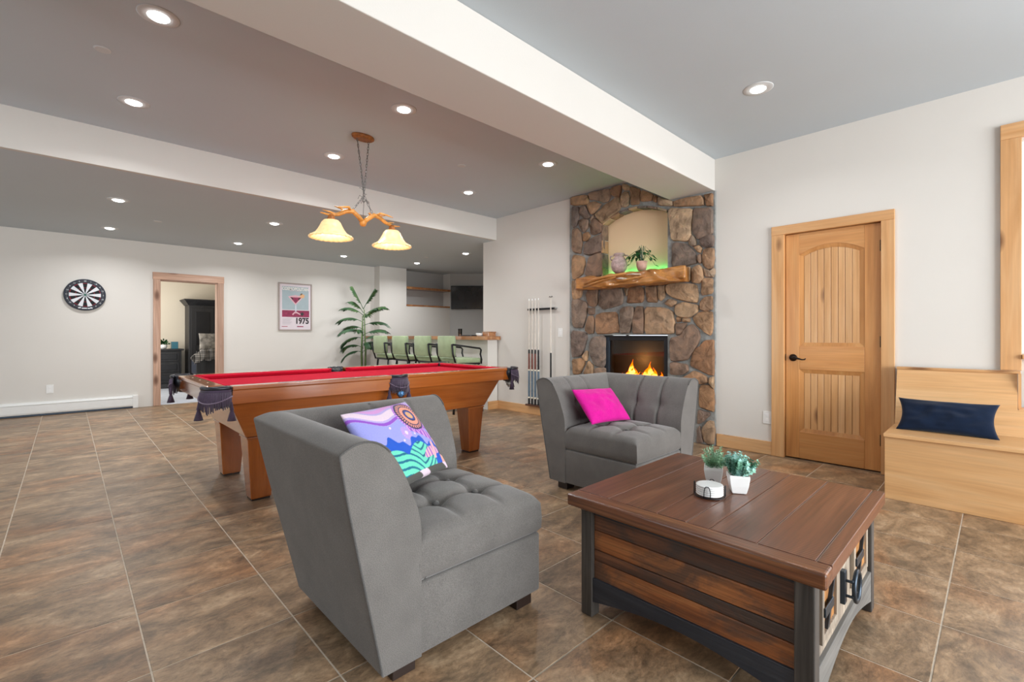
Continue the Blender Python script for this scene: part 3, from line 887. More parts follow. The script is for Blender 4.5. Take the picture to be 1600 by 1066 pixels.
def make_chair(label):
    root = empty('corner_chair')
    tag(root, label, 'armchair', 'matching grey corner chairs')
    # L shaped back swept with a mitred corner
    pr = [Vector((*p, 0)) for p in chaikin([(p[0], p[1]) for p in PROF], False, 2)]
    pr = [(p.x, p.y) for p in pr]
    pr = pr + [(0.14, 0.055)]
    NL = 90
    stations = []
    for k in range(NL + 1):
        stations.append(('A', 1 - k / NL))
    for k in range(1, NL + 1):
        stations.append(('B', k / NL))
    rows = []
    for (side, t) in stations:
        row = []
        for (u, z) in pr:
            L = CS - u
            s = u + L * t
            # channel seams on the inner face
            uu = u
            if u > -0.03 and z > 0.30:
                seams = (0.335, 0.53)
                e = sum(bump_g(s - q, 0.010) for q in seams)
                b = sum(bump_g(s - q, 0.045) * bump_g(z - 0.60, 0.035) for q in seams)
                hz = bump_g(z - 0.60, 0.010) * 0.35
                puff = 0.006 * math.sin(PI * min(1, max(0, (z - .42) / .36)))
                uu = u + puff - 0.017 * min(1, e) - 0.022 * min(1, b) - 0.006 * hz
            ss = s
            row.append((uu, ss, z) if side == 'A' else (ss, uu, z))
        rows.append(row)
    n = len(pr)
    vv = [p for r in rows for p in r]
    ff = []
    for i in range(len(rows) - 1):
        for k in range(n):
            l = (k + 1) % n
            ff.append((i * n + k, i * n + l, (i + 1) * n + l, (i + 1) * n + k))
    ff.append(tuple(range(n)))
    ff.append(tuple((len(rows) - 1) * n + k for k in range(n))[::-1])
    o = MB().add(vv, ff).build('backrest', M['grey_fabric'], root)
    smooth_by_angle(o, 0.8)
    for r in (rows[0], rows[-1]):
        MB().tube([p for p in r if p[2] > .745 or min(p[0], p[1]) < .02][:-1], 0.0036, 6).build('piping', M['piping'], o, smooth=True)
    # base
    MB().box(0.02, 0.02, 0.055, CS - .004, CS - .004, 0.296).build('base', M['grey_fabric'], root, bevel=0.012, seg=3, smooth=True)
    # tufted seat cushion
    N = 64
    a0, a1 = 0.135, CS - 0.003
    z0, z1 = 0.298, 0.452
    vv, ff = [], []
    q = [a0 + (a1 - a0) * f for f in (1 / 3, 2 / 3)]

    def edge(t):
        e = min(t, 1 - t) / 0.075
        return 1 if e >= 1 else math.sqrt(max(0, 1 - (1 - e) ** 2))
    for i in range(N + 1):
        for j in range(N + 1):
            s, t = i / N, j / N
            s, t = 0.5 - 0.5 * math.cos(PI * s) * (0.6 + 0.4 * abs(math.cos(PI * s))), 0.5 - 0.5 * math.cos(PI * t) * (0.6 + 0.4 * abs(math.cos(PI * t)))
            x, y = a0 + (a1 - a0) * s, a0 + (a1 - a0) * t
            h = 0.036 * math.sin(PI * s) ** .6 * math.sin(PI * t) ** .6
            cr = max(bump_g(x - q[0], .014), bump_g(x - q[1], .014), bump_g(y - q[0], .014), bump_g(y - q[1], .014))
            bt = sum(bump_g(math.hypot(x - a, y - b), .042) for a in q for b in q)
            h -= (0.017 * cr * (math.sin(PI * s) * math.sin(PI * t)) ** .5 + 0.034 * bt)
            k = edge(s) * edge(t)
            vv.append((x, y, z1 - 0.034 * (1 - k) + h * k))
    for i in range(N):
        for j in range(N):
            ff.append((i * (N + 1) + j, (i + 1) * (N + 1) + j, (i + 1) * (N + 1) + j + 1, i * (N + 1) + j + 1))
    border = [(i, 0) for i in range(N)] + [(N, j) for j in range(N)] + [(i, N) for i in range(N, 0, -1)] + [(0, j) for j in range(N, 0, -1)]
    bi = [i * (N + 1) + j for i, j in border]
    prev = bi
    for (dz, out) in ((.355, .004), (.315, .002), (z0, -.012)):
        cur = []
        for k in bi:
            x, y, z = vv[k]
            cx = (a0 + a1) / 2
            dx = out * (1 if x > cx else -1) * (1 if abs(x - cx) > (a1 - a0) / 2 - .02 else 0)
            dy = out * (1 if y > cx else -1) * (1 if abs(y - cx) > (a1 - a0) / 2 - .02 else 0)
            cur.append(len(vv))
            vv.append((x + dx, y + dy, dz))
        m_ = len(bi)
        ff += [(prev[k], cur[k], cur[(k + 1) % m_], prev[(k + 1) % m_]) for k in range(m_)]
        prev = cur
    ff.append(tuple(prev))
    seat = MB().add(vv, ff).build('seat_cushion', M['grey_fabric'], root, smooth=True)
    for a in q:
        for b in q:
            MB().lathe([(0, .012), (.012, .009), (.015, 0), (0, -.004)], (a, b, z1 + .008), 12).build('button', M['piping'], seat, smooth=True)
    for (x0, y0) in ((.05, .05), (CS - .115, .05), (.05, CS - .115), (CS - .115, CS - .115)):
        bx('foot', (x0, y0, 0.0005, x0 + .085, y0 + .085, .057), M['foot'], root, bevel=.003)
    return root


chair = make_chair('grey tufted corner chair in the foreground holding the colourful printed pillow')
chair2 = copy_tree(chair)
tag(chair2, 'grey tufted corner chair in front of the fire holding the magenta pillow')
chair.location = (0.709, 2.045, 0)
chair.rotation_euler = (0, 0, -PI / 2)
chair2.location = (3.310, 2.292, 0)
chair2.rotation_euler = (0, 0, PI)


# ================================================================ pillows
def pillow(name, w, h, t, mat, pinch=0.07, nu=40, nv=30, colf=None, wr=0.004):
    vv, ff, cc = [], [], []

    def P(u, v, side):
        x = w / 2 * u * (1 - pinch * (1 - v * v) * abs(u) ** 2)
        z = h / 2 * v * (1 - pinch * (1 - u * u) * abs(v) ** 2)
        th = t / 2 * (max(0, (1 - u * u) * (1 - v * v))) ** .42
        th += wr * mnoise.noise(Vector((u * 3, v * 3, side * 5))) * (1 - u * u) * (1 - v * v) * 2
        return (x, -side * max(th, 0.0), z)
    for side in (1, -1):
        base = len(vv)
        for i in range(nu + 1):
            for j in range(nv + 1):
                u, v = -1 + 2 * i / nu, -1 + 2 * j / nv
                vv.append(P(u, v, side))
                cc.append((u, v))
        for i in range(nu):
            for j in range(nv):
                q = (base + i * (nv + 1) + j, base + (i + 1) * (nv + 1) + j, base + (i + 1) * (nv + 1) + j + 1, base + i * (nv + 1) + j + 1)
                ff.append(q if side == 1 else q[::-1])
    me = bpy.data.meshes.new(name)
    me.from_pydata(vv, [], ff)
    if colf:
        at = me.color_attributes.new('print', 'FLOAT_COLOR', 'POINT')
        for k, (u, v) in enumerate(cc):
            at.data[k].color = (*colf(u, v), 1)
    bm = bmesh.new()
    bm.from_mesh(me)
    bmesh.ops.remove_doubles(bm, verts=bm.verts, dist=1e-5)
    bmesh.ops.recalc_face_normals(bm, faces=bm.faces)
    bm.to_mesh(me)
    bm.free()
    me.shade_smooth()
    me.materials.append(mat)
    o = bpy.data.objects.new(name, me)
    COL.objects.link(o)
    return o


def hexc(s):
    c = [int(s[i:i + 2], 16) / 255 for i in (0, 2, 4)]
    return tuple(x / 12.92 if x <= .04045 else ((x + .055) / 1.055) ** 2.4 for x in c)


LAV, PER, PNK, CRM, CORAL, NAVY, BLUE, TEAL, PURP, DGR = map(hexc, ('c3b2ea', 'a4a6ee', 'e3a2e4', 'f3dcec', 'f2a28a', '27245e', '1259cf', '6fe0c2', '9a55cf', '55544f'))


def print_col(u, v):
    # medallion top right
    c = LAV
    w1 = v - .62 - .12 * math.sin(u * 5 + .6) + .25 * u
    if abs(w1) < .10: c = CRM
    elif abs(w1 - .22) < .06: c = PNK
    elif abs(w1 + .2) < .04: c = PURP
    elif w1 < -.25: c = PER
    ds = math.hypot((u + .02) * 1.2, v - .06)
    if ds < .05: c = CRM
    elif ds < .17 and math.sin(18 * math.atan2(v - .06, (u + .02) * 1.2)) > .1: c = PNK
    for (a, b) in ((-.35, .28), (.12, .34), (-.55, .05), (.2, -.02), (-.2, -.1), (-.75, -.2)):
        if math.hypot(u - a, v - b) < .028: c = CRM
    # feathered purple band right of the middle
    wb = v + .05 + .55 * (u - .35)
    if u > .1 and abs(wb - .12) < .12:
        c = PURP if math.sin(45 * u) > 0 else PNK
    # mountains
    ridge = -.16 + .10 * math.sin(u * 9) + .05 * math.sin(u * 23 + 1) - .18 * (u - .1)
    if v < ridge: c = BLUE
    tl = -.34 + .22 * abs(math.sin(u * 4.2 + 1.1)) - .1
    if v < tl and u < .55:
        c = TEAL if math.sin(38 * (v - .6 * abs(u - .1)) + 3 * math.sin(u * 7)) > -.55 else hexc('0c6f8e')
    # a pale leaping animal shape at the lower right
    da = math.hypot((u - .48) / .30, (v + .70 - .18 * math.sin(3 * u)) / .12)
    if da < 1: c = hexc('eeb7c4') if math.sin(60 * u) < .6 else PURP
    if abs(u - .62 - .25 * (v + .4)) < .05 and -.72 < v < -.30: c = hexc('eeb7c4')
    if u > .78 and v < -.2: c = hexc('f0b0a0') if math.sin(9 * v + 4 * u) > -.4 else DGR
    if v < -.86: c = DGR if math.sin(7 * u + 9 * v) > -.6 else CRM
    # medallion
    a = math.atan2(v - .50, (u - .50))
    d = math.hypot((u - .50) / .42, (v - .50) / .44)
    if d < 1:
        if d > .90: c = NAVY
        elif d > .72: c = CORAL if math.sin(34 * a) > -.2 else NAVY
        elif d > .66: c = NAVY
        elif d > .44: c = CORAL
        elif d > .26: c = NAVY if d > .36 else hexc('2c4aa5')
        else: c = hexc('e7b27c')
    elif d < 1.12: c = PNK if math.sin(40 * a) > 0 else PURP
    return c


pt = NT('printed_cotton')
va = pt.n('ShaderNodeVertexColor', layer_name='print')
fz = pt.noise(pt.coords(rand=0), 350, 2)
pt.base(pt.mix(va.outputs[0], pt.ramp([(.3, (.72,) * 3), (.7, (.84,) * 3)], fz), 1, 'MULTIPLY'))
pt.set(Roughness=.85, Sheen_Weight=.1)
pt.bump(fz, .1, .002)


def place(o, center, ux, up):
    ux, up = Vector(ux).normalized(), Vector(up)
    up = (up - ux * up.dot(ux)).normalized()
    ny = up.cross(ux)
    o.matrix_world = Matrix(((ux.x, ny.x, up.x, center[0]), (ux.y, ny.y, up.y, center[1]), (ux.z, ny.z, up.z, center[2]), (0, 0, 0, 1)))
    return o


p1 = pillow('throw_pillow', .45, .38, .13, pt.m, .05, 200, 170, print_col)
place(p1, (1.040, 1.800, .650), (.90, .43, -.02), (-.22, .22, .36))
tag(p1, 'lavender and blue printed pillow with an orange medallion and leaping animals', 'pillow')
p2 = pillow('throw_pillow', .48, .30, .10, M['pink_fabric'], .06, wr=.012)
place(p2, (2.885, 2.045, .597), (1, -.02, -.05), (.05, .19, .22))
tag(p2, 'bright magenta lumbar pillow on the corner chair by the fire', 'pillow')
p3 = pillow('throw_pillow', .52, .26, .10, M['navy_fabric'], .11, wr=.010)
place(p3, (4.365, .25, .552), (0, -1, 0), (.15, 0, .22))
tag(p3, 'navy blue lumbar pillow leaning on the wooden bench', 'pillow')
MB().tube([(4.318, .25, .44), (4.305, .25, .55), (4.40, .25, .665)], .0015, 5)

# ================================================================ coffee table
ct = empty('coffee_table', (1.946, .767, 0))
tag(ct, 'rustic trunk coffee table with dark plank top and reclaimed board sides', 'coffee table')
TZ0, TZ1 = .430, .475
tx0, tx1, ty0, ty1 = 1.472, 2.420, .318, 1.215
seams = [.318, .359, .517, .665, .745, .855, 1.06, 1.215]
for k in range(7):
    bx('top_plank', (tx0 + .073, seams[k] + .0016, TZ0, tx1, seams[k + 1] - .0016, TZ1 - .0005 * (k % 2)), M['plank_top'], ct, bevel=.0025)
rim = wood('table_rim_wood', [(0.2, (0.075, 0.020, 0.008)), (0.5, (0.17, 0.055, 0.02)), (0.8, (0.28, 0.11, 0.04))], 'y', 0.35, 0, 0.3, 0.5, 1.5, 0, .4)
bx('rim_board', (tx0, ty0, TZ0 - .002, tx0 + .071, ty1, TZ1 + .001), rim, ct, bevel=.008, seg=3)
bx('seam_glint', (tx0 + .07, ty0 + .01, TZ0 + .002, tx1 - .01, ty1 - .01, TZ1 - .0035), plain('seam_highlight', (.42, .31, .23), .8), ct)  # tan plate under the gaps paints the bevel reflection as pale lines
bx('under_frame', (1.515, .36, .405, 2.375, 1.175, TZ0 - .001), M['skirt'], ct)
LW = .052
for (x, y) in ((1.500, .352), (1.500, 1.164 - LW), (2.340, .352), (2.340, 1.164 - LW)):
    bx('leg', (x, y, .0005, x + LW, y + LW, TZ0 - .001), M['ash'], ct, bevel=.004)
for side, (x0, x1) in enumerate(((1.517, 1.535), (2.357, 2.375))):
    zs = [.135, .225, .268, .345, TZ0 - .002]
    for k in range(4):
        bx('side_board', (x0, .352 + LW, zs[k] + .001, x1, 1.164 - LW, zs[k + 1] - .001), M['reclaim_rust' if k in (0, 2) else 'reclaim_dark'], ct, bevel=.003)
    n = 16
    yy = [.352 + LW + (1.164 - .352 - 2 * LW) * k / n for k in range(n + 1)]
    low = [(y, .060 + .045 * math.sin(PI * k / n)) for k, y in enumerate(yy)]
    MB().prism(low + [(yy[-1], .155), (yy[0], .155)], 'x', x0 - .010 if side == 0 else x0 + .004, x1 - .004 if side == 0 else x1 + .010).build('skirt', M['skirt'], ct, bevel=.002)
for side, (y0, y1) in enumerate(((.366, .384), (1.132, 1.150))):
    xs = [1.552, 1.75, 1.946, 2.142, 2.340]
    for k in range(4):
        bx('end_board', (xs[k] + .001, y0, .10, xs[k + 1] - .001, y1, TZ0 - .002), M['barn'], ct, bevel=.002)
    n = 16
    xx = [1.552 + .788 * k / n for k in range(n + 1)]
    low = [(x, .045 + .07 * math.sin(PI * k / n)) for k, x in enumerate(xx)]
    MB().prism(low + [(xx[-1], .165), (xx[0], .165)], 'y', y0 - .012 if side == 0 else y0 + .006, y1 - .006 if side == 0 else y1 + .012).build('skirt', M['grey_skirt'], ct, bevel=.002)
# framed windows and black hardware on the end facing the camera
orange = wood('orange_inset', [(.2, (.20, .07, .02)), (.5, (.42, .18, .05)), (.8, (.55, .28, .10))], 'z', .5)
for (x0, x1) in ((1.585, 1.78), (2.02, 2.26)):
    z0, z1 = .215, .400
    for b in ((x0, .352, z0, x0 + .022, .366, z1), (x1 - .022, .352, z0, x1, .366, z1), (x0 + .022, .352, z1 - .022, x1 - .022, .366, z1), (x0 + .022, .352, z0, x1 - .022, .366, z0 + .022)):
        bx('frame_strip', b, M['barn'], ct, bevel=.002)
    bx('inset_panel', (x0 + .022, .360, z0 + .022, x1 - .022, .366, z1 - .022), orange, ct)
    xm = (x0 + x1) / 2
    MB().prism([(xm - .05, z0 + .03), (xm - .03, z0 + .03), (xm + .05, z1 - .03), (xm + .03, z1 - .03)], 'y', .350, .360).build('strap', M['iron'], ct)
    bx('strap', (x0 + .01, .346, (z0 + z1) / 2 - .014, xm + .01, .351, (z0 + z1) / 2 + .014), M['iron'], ct, bevel=.002)
pts = [(1.93 + .045 * math.cos(2 * PI * k / 20), .330, .270 + .05 * math.sin(2 * PI * k / 20)) for k in range(20)]
rg = MB().tube(pts, .007, 8, closed=True).build('pull_ring', M['iron'], ct, smooth=True)
tag(rg, 'blued iron pull ring')
for z in (.25, .30):
    MB().tube([(1.88, .367, z), (1.88, .335, z), (1.93, .333, z)], .005, 6).build('ring_bracket', M['iron'], rg)
bx('latch_plate', (1.87, .352, .22, 1.90, .367, .33), M['iron'], ct, bevel=.003)

# coasters and potted plants on the table
random.seed(3)
cs_ = empty('coaster_holder', (1.862, .800, TZ1))
tag(cs_, 'thin black wire coaster holder on the coffee table', 'holder')
r = .056
MB().tube([(1.862 + r * math.cos(2 * PI * k / 28), .8 + r * math.sin(2 * PI * k / 28), TZ1 + .0045) for k in range(28)], .0022, 6, closed=True).build('base_ring', M['black'], cs_, smooth=True)
for a in (0.0, PI / 2, PI, 3 * PI / 2):
    a += .25
    pts = []
    for k in range(15):
        t = -1 + 2 * k / 14
        aa = a + .20 * math.copysign(min(1, abs(t) * 1.6), t) * (1 if abs(t) > .35 else abs(t) / .35)
        zz = TZ1 + .005 + .050 * (1 - max(0, (abs(t) - .30) / .70)) ** 1.0
        pts.append((1.862 + (r + .002) * math.cos(aa), .8 + (r + .002) * math.sin(aa), min(zz, TZ1 + .050)))
    MB().tube(pts, .0018, 6).build('wire_loop', M['black'], cs_, smooth=True)
for k in range(5):
    ce = MB().lathe([(0, 0), (.046, 0), (.050, .0015), (.0515, .004), (.050, .0065), (.046, .008), (0, .008)], (1.862, .8, TZ1 + .007 + .0082 * k), 32).build('coaster', M['ceramic'], smooth=False)
    tag(ce, ['round white coaster at the bottom of the wire holder', 'round white coaster, second from the bottom of its stack', 'round white coaster in the middle of its stack',
             'round white coaster, second from the top of its stack', 'round white coaster topmost in the wire holder'][k], 'coaster', 'round white coasters')


def sage(name):
    t = NT(name)
    n = t.noise(t.coords(rand=0), 22, 3)
    t.base(t.ramp([(.3, (.10, .26, .17)), (.45, (.22, .48, .34)), (.58, (.34, .62, .58)), (.75, (.62, .74, .52))], n))
    t.set(Roughness=.55)
    return t.m


M['sage_leaf'] = sage('sage_leaf')
M['lime_leaf'] = plain('grey_green_leaf', (.30, .50, .32), .5, var=.5, nscale=30)


def pot_plant(label, cx, cy, half, hgt, kind, rot):
    root = empty('potted_plant', (0, 0, 0))
    tag(root, label, 'plant', 'little potted plants on the coffee table')
    b, t = half * .72, half
    m = MB()
    prof = [(b * .92, 0), (b, .004), (b + (t - b) * .55, hgt * .4), (t, hgt * .85), (t * .99, hgt), (t * .88, hgt), (t * .85, hgt * .9)]
    vv = [(sx * q, sy * q, z) for (q, z) in prof for (sx, sy) in ((-1, -1), (1, -1), (1, 1), (-1, 1))]
    ff = [(k * 4 + i, k * 4 + (i + 1) % 4, (k + 1) * 4 + (i + 1) % 4, (k + 1) * 4 + i) for k in range(len(prof) - 1) for i in range(4)]
    ff += [(3, 2, 1, 0), tuple((len(prof) - 1) * 4 + i for i in range(4))]
    m.add(vv, ff).build('pot', M['ceramic'], root, bevel=.003, recenter=False)
    f = MB()
    nst = 40 if kind else 26
    for s in range(nst):
        az = random.uniform(0, 2 * PI)
        el = random.uniform(.15, 1.5)
        L = random.uniform(.055, .085) if kind else random.uniform(.05, .085)
        if not kind: el = random.uniform(.35, 1.4)
        d = Vector((math.cos(az) * math.cos(el), math.sin(az) * math.cos(el), math.sin(el)))
        o = Vector((random.uniform(-.5, .5) * half, random.uniform(-.5, .5) * half, hgt * .92))
        nl = 9 if kind else 11
        for q in range(nl):
            tt = (q + 1) / nl
            p = o + d * L * tt + Vector((0, 0, .01 * tt))
            for e in range(4 if kind else 3):
                a2 = e * 2 * PI / (4 if kind else 3) + q * .9
                side = d.orthogonal().normalized()
                side.rotate(Matrix.Rotation(a2, 3, d))
                ld = (d * (.5 if kind else 1.0) + side * .9).normalized()
                ll = random.uniform(.014, .021) * (1.15 - .4 * tt)
                ww = ll * (.42 if kind else .2)
                sd = ld.cross(d).normalized() * ww
                f.add([p, p + ld * ll * .5 + sd, p + ld * ll, p + ld * ll * .5 - sd], [(0, 1, 2), (0, 2, 3)])
    f.build('foliage', M['sage_leaf'] if kind else M['lime_leaf'], root, recenter=False)
    root.location = (cx, cy, TZ1 + .0005)
    root.rotation_euler = (0, 0, rot)
    return root


pot_plant('bushy blue green plant in a white square pot, the fuller of two', 1.990, .738, .038, .075, 1, .55)
pot_plant('spiky grey green plant in a white pot behind the coasters', 2.045, .862, .038, .070, 0, .4)

# ================================================================ bench
be = empty('storage_bench', (4.4, -.5, 0))
tag(be, 'plywood storage bench with sloping back beside the pine door', 'bench')
by0, by1 = -1.45, .540
bx('front_panel', (4.06, by0, .001, 4.08, by1, .425), M['bench_y'], be, bevel=.002)
bx('end_panel', (4.08, by1 - .018, .001, 4.74, by1, .425), M['bench_x'], be)
bx('seat_board', (4.035, by0, .425, 4.56, by1 + .004, .448), M['bench_y'], be, bevel=.003)
MB().hexa([(4.515, by0, .448), (4.54, by0, .448), (4.54, by1, .448), (4.515, by1, .448)], [(4.66, by0, .60), (4.685, by0, .60), (4.685, by1, .60), (4.66, by1, .60)])
sl = lambda z: 4.515 + (z - .448) * (.125 / .41)
m = MB()
pz = [(by1, .448), (by1, .858), (-.090, .858), (-.090, .62), (by0, .62), (by0, .448)]
vv = [(sl(z), y, z) for y, z in pz] + [(sl(z) + .02, y, z) for y, z in pz]
n = len(pz)
m.add(vv, [tuple(range(n)), tuple(range(n, 2 * n))[::-1]] + [(i, (i + 1) % n, n + (i + 1) % n, n + i) for i in range(n)])
m.build('back_panel', M['bench_y'], be)
bx('cap_board', (4.632, -.105, .858, 4.722, by1 + .004, .874), M['pine_y'], be, bevel=.002)
bx('notch_trim', (4.60, -.107, .62, 4.70, -.092, .858), M['pine_z'], be)
bx('sill_ledge', (4.575, by0, .612, 4.722, -.095, .625), M['pine_y'], be, bevel=.002)
MB().prism([(4.53, .449), (4.735, .449), (4.735, .857), (4.655, .857)], 'y', by1 - .016, by1 - .001).build('end_cheek', M['bench_z'], be)
ds = empty('door_stop', (4.28, .66, 0))
tag(ds, 'small spring door stop on the floor at the bench corner', 'door stop')
MB().tube([(4.06, .565, .03), (4.02, .62, .03)], .005, 8).build('rod', M['bronze'], ds)
MB().lathe([(0, 0), (.009, 0), (.009, .018), (0, .018)], (4.02, .625, .021), 12).build('tip', M['white'], ds)

# ================================================================ pool table
PT = empty('pool_table', (1.915, 3.915, 0))
tag(PT, 'cherry wood pool table with red felt and fringed pockets', 'pool table')
PX0, PX1, PY0, PY1, PZ = .640, 3.190, 3.300, 4.530, .800
RW, AP = .135, .115             # rail width, apron height
PR = .062
# bed
bx('felt_bed', (PX0 + .06, PY0 + .06, .715, PX1 - .06, PY1 - .06, .762), M['felt'], PT)
pmx = (PX0 + PX1) / 2
# rails: wooden top + apron, one piece for each stretch between pockets
cut = .105
rails = [('x', PX0 + cut, pmx - .07, PY0, 1), ('x', pmx + .07, PX1 - cut, PY0, 1), ('x', PX0 + cut, pmx - .07, PY1, -1), ('x', pmx + .07, PX1 - cut, PY1, -1),
         ('y', PY0 + cut, PY1 - cut, PX0, 1), ('y', PY0 + cut, PY1 - cut, PX1, -1)]
ivory = plain('ivory_inlay', (.80, .74, .6), .3)
for (ax, a, b, e, s) in rails:
    e0, e1 = (e, e + s * .085)
    def B(u0, w0, z0, u1, w1, z1):
        w0, w1 = min(w0, w1), max(w0, w1)
        return (u0, w0, z0, u1, w1, z1) if ax == 'x' else (w0, u0, z0, w1, u1, z1)
    rl = bx('rail', B(a, e0 - s * .012, PZ - .026, b, e0 + s * .082, PZ), M['cherry_' + ax], PT, bevel=.006, seg=3)
    bx('apron', B(a - .03, e0, PZ - AP, b + .03, e0 + s * .026, PZ - .026), M['cherry_' + ax], PT, bevel=.004)
    # cushion with sloping nose
    c0, c1 = e0 + s * .083, e0 + s * RW
    pf = [(c0, PZ - .001), (c0 + s * .015, PZ - .001), (c1, PZ - .012), (c1 - s * .012, PZ - .036), (c0, PZ - .038)]
    vv = []
    for (u, k) in ((a, 1), (b, -1)):
        for i, (w, z) in enumerate(pf):
            uu = u + k * (.045 if i in (2, 3) else 0)
            vv.append((uu, w, z) if ax == 'x' else (w, uu, z))
    n = 5
    MB().add(vv, [tuple(range(n)), tuple(range(n, 2 * n))[::-1]] + [(i, (i + 1) % n, n + (i + 1) % n, n + i) for i in range(n)]).build('cushion', M['felt'], PT, bevel=.003)
    for k in range(1, 4):
        u = a + (b - a) * k / 4
        w = e0 + s * .042
        p = [(u - .011, w), (u, w - .006), (u + .011, w), (u, w + .006)] if ax == 'x' else [(w - .006, u), (w, u - .011), (w + .006, u), (w, u + .011)]
        MB().prism(p, 'z', PZ - .0005, PZ + .0008).build('sight', ivory, rl)
# tapered cabinet
cx0, cx1, cy0, cy1 = PX0 + .11, PX1 - .11, PY0 + .085, PY1 - .085
bt = .44
lx0, lx1 = .865, 2.905
q = [(cx0, cy0), (cx1, cy0), (cx1, cy1), (cx0, cy1)]
qb = [(lx0 - .01, cy0 + .045), (lx1 + .01, cy0 + .045), (lx1 + .01, cy1 - .045), (lx0 - .01, cy1 - .045)]
MB().hexa([(x, y, bt) for x, y in qb], [(x, y, PZ - AP + .004) for x, y in q]).build('cabinet', M['cherry_x'], PT, bevel=.008)
for (x, y, sx, sy) in ((lx0, cy0 + .05, 1, 1), (lx1, cy0 + .05, -1, 1), (lx0, cy1 - .05, 1, -1), (lx1, cy1 - .05, -1, -1)):
    def ring(o0, w, z):
        xs = sorted((x + sx * o0, x + sx * (o0 + w)))
        ys_ = sorted((y + sy * o0, y + sy * (o0 + w)))
        return [(xs[0], ys_[0], z), (xs[1], ys_[0], z), (xs[1], ys_[1], z), (xs[0], ys_[1], z)]
    MB().hexa(ring(.028, .125, .012), ring(0, .185, bt - .012)).build('leg', M['cherry_z'], PT, bevel=.006)
    MB().hexa(ring(-.006, .197, bt - .016), ring(-.006, .197, bt - .002)).build('leg_collar', M['cherry_x'], PT, bevel=.004)
    MB().hexa(ring(.034, .113, .0005), ring(.034, .113, .012)).build('leg_pad', M['foot'], PT)
# pockets with leather irons, fringed shields and tassels
white_b = plain('ivory_ball', (.85, .84, .8), .15)


def pocket(px, py, ang, spread, rad):
    """ang = outward direction, spread = half opening of the arc"""
    root = empty('pocket', (px, py, PZ), PT)
    tag(root, 'black leather pocket with purple fringe')
    nseg = 18
    dirs = [ang - spread + 2 * spread * k / nseg for k in range(nseg + 1)]
    A = lambda a, r, z: (px + r * math.cos(a), py + r * math.sin(a), z)
    # leather iron along the lip
    MB().tube([A(a, rad + .006, PZ - .006) for a in dirs], .0125, 8).build('leather_iron', M['leather'], root, smooth=True)
    # dark throat
    MB().lathe([(rad * .93, PZ - .004), (rad * .9, PZ - .06), (rad * .55, PZ - .13), (0.001, PZ - .14)], (px, py, 0), 20).build('pocket_cup', M['leather'], root, smooth=True)
    # curved suede shield
    vv, ff = [], []
    rows = [(PZ - .008, 0.0), (PZ - .045, .006), (PZ - .085, .008), (PZ - .115, .006)]
    for (z, dr) in rows:
        for a in dirs:
            vv.append(A(a, rad + .012 + dr, z))
    for (z, dr) in rows:
        for a in dirs:
            vv.append(A(a, rad + .005 + dr, z))
    n1 = nseg + 1
    R = len(rows)
    for k in range(R - 1):
        for i in range(nseg):
            ff.append((k * n1 + i, k * n1 + i + 1, (k + 1) * n1 + i + 1, (k + 1) * n1 + i))
            o = R * n1
            ff.append((o + k * n1 + i + 1, o + k * n1 + i, o + (k + 1) * n1 + i, o + (k + 1) * n1 + i + 1))
    for i in range(nseg):
        ff.append((i, R * n1 + i, R * n1 + i + 1, i + 1))
        k = (R - 1) * n1
        ff.append((k + i, k + i + 1, R * n1 + k + i + 1, R * n1 + k + i))
    MB().add(vv, ff).build('shield', M['suede'], root, smooth=True)
    # fringe strands
    random.seed(int(px * 100 + py * 10))
    m = MB()
    ns = 30
    for k in range(ns):
        a = ang - spread + 2 * spread * (k + .5) / ns
        mid = 1 - abs((k + .5) / ns - .5) * 2
        L = .125 + .035 * (mid ** 1.5) + random.uniform(-.01, .01)
        j = random.uniform(-.05, .05)
        m.tube([A(a, rad + .016, PZ - .030), A(a + j * .3, rad + .022, PZ - .08), A(a + j, rad + .019, PZ - L)], [.0035, .0042, .0032], 5)
    m.build('fringe', M['suede'], root, smooth=True)
    pts = [A(ang - spread + 2 * spread * k / 14, rad + .026, PZ - .055 - .040 * math.sin(PI * k / 14)) for k in range(15)]
    MB().tube(pts, .0038, 6).build('cord', fabric('mauve_cord', (.16, .11, .17), .2), root, smooth=True)
    for a in (ang - spread * .96, ang + spread * .96):
        p = A(a, rad + .026, 0)
        MB().lathe([(.003, PZ - .09), (.009, PZ - .125), (.012, PZ - .135), (.009, PZ - .145), (.014, PZ - .16), (.026, PZ - .205), (.0, PZ - .206)], (p[0], p[1], 0), 12,
                   wave=lambda k, an, r, h: (r * (1 + (.18 * math.sin(an * 6) if k >= 4 else 0)), h)).build('tassel', M['suede'], root, smooth=True)
    return root


c_ = .045
for (px, py, ang, sp, rd) in ((PX0 + c_, PY0 + c_, 5 * PI / 4, 1.25, .085), (PX1 - c_, PY0 + c_, 7 * PI / 4, 1.25, .085), (PX0 + c_, PY1 - c_, 3 * PI / 4, 1.25, .085), (PX1 - c_, PY1 - c_, PI / 4, 1.25, .085),
                              (pmx, PY0 + .030, -PI / 2, 1.30, .066), (pmx, PY1 - .030, PI / 2, 1.30, .066)):
    rt = pocket(px, py, ang, sp, rd)
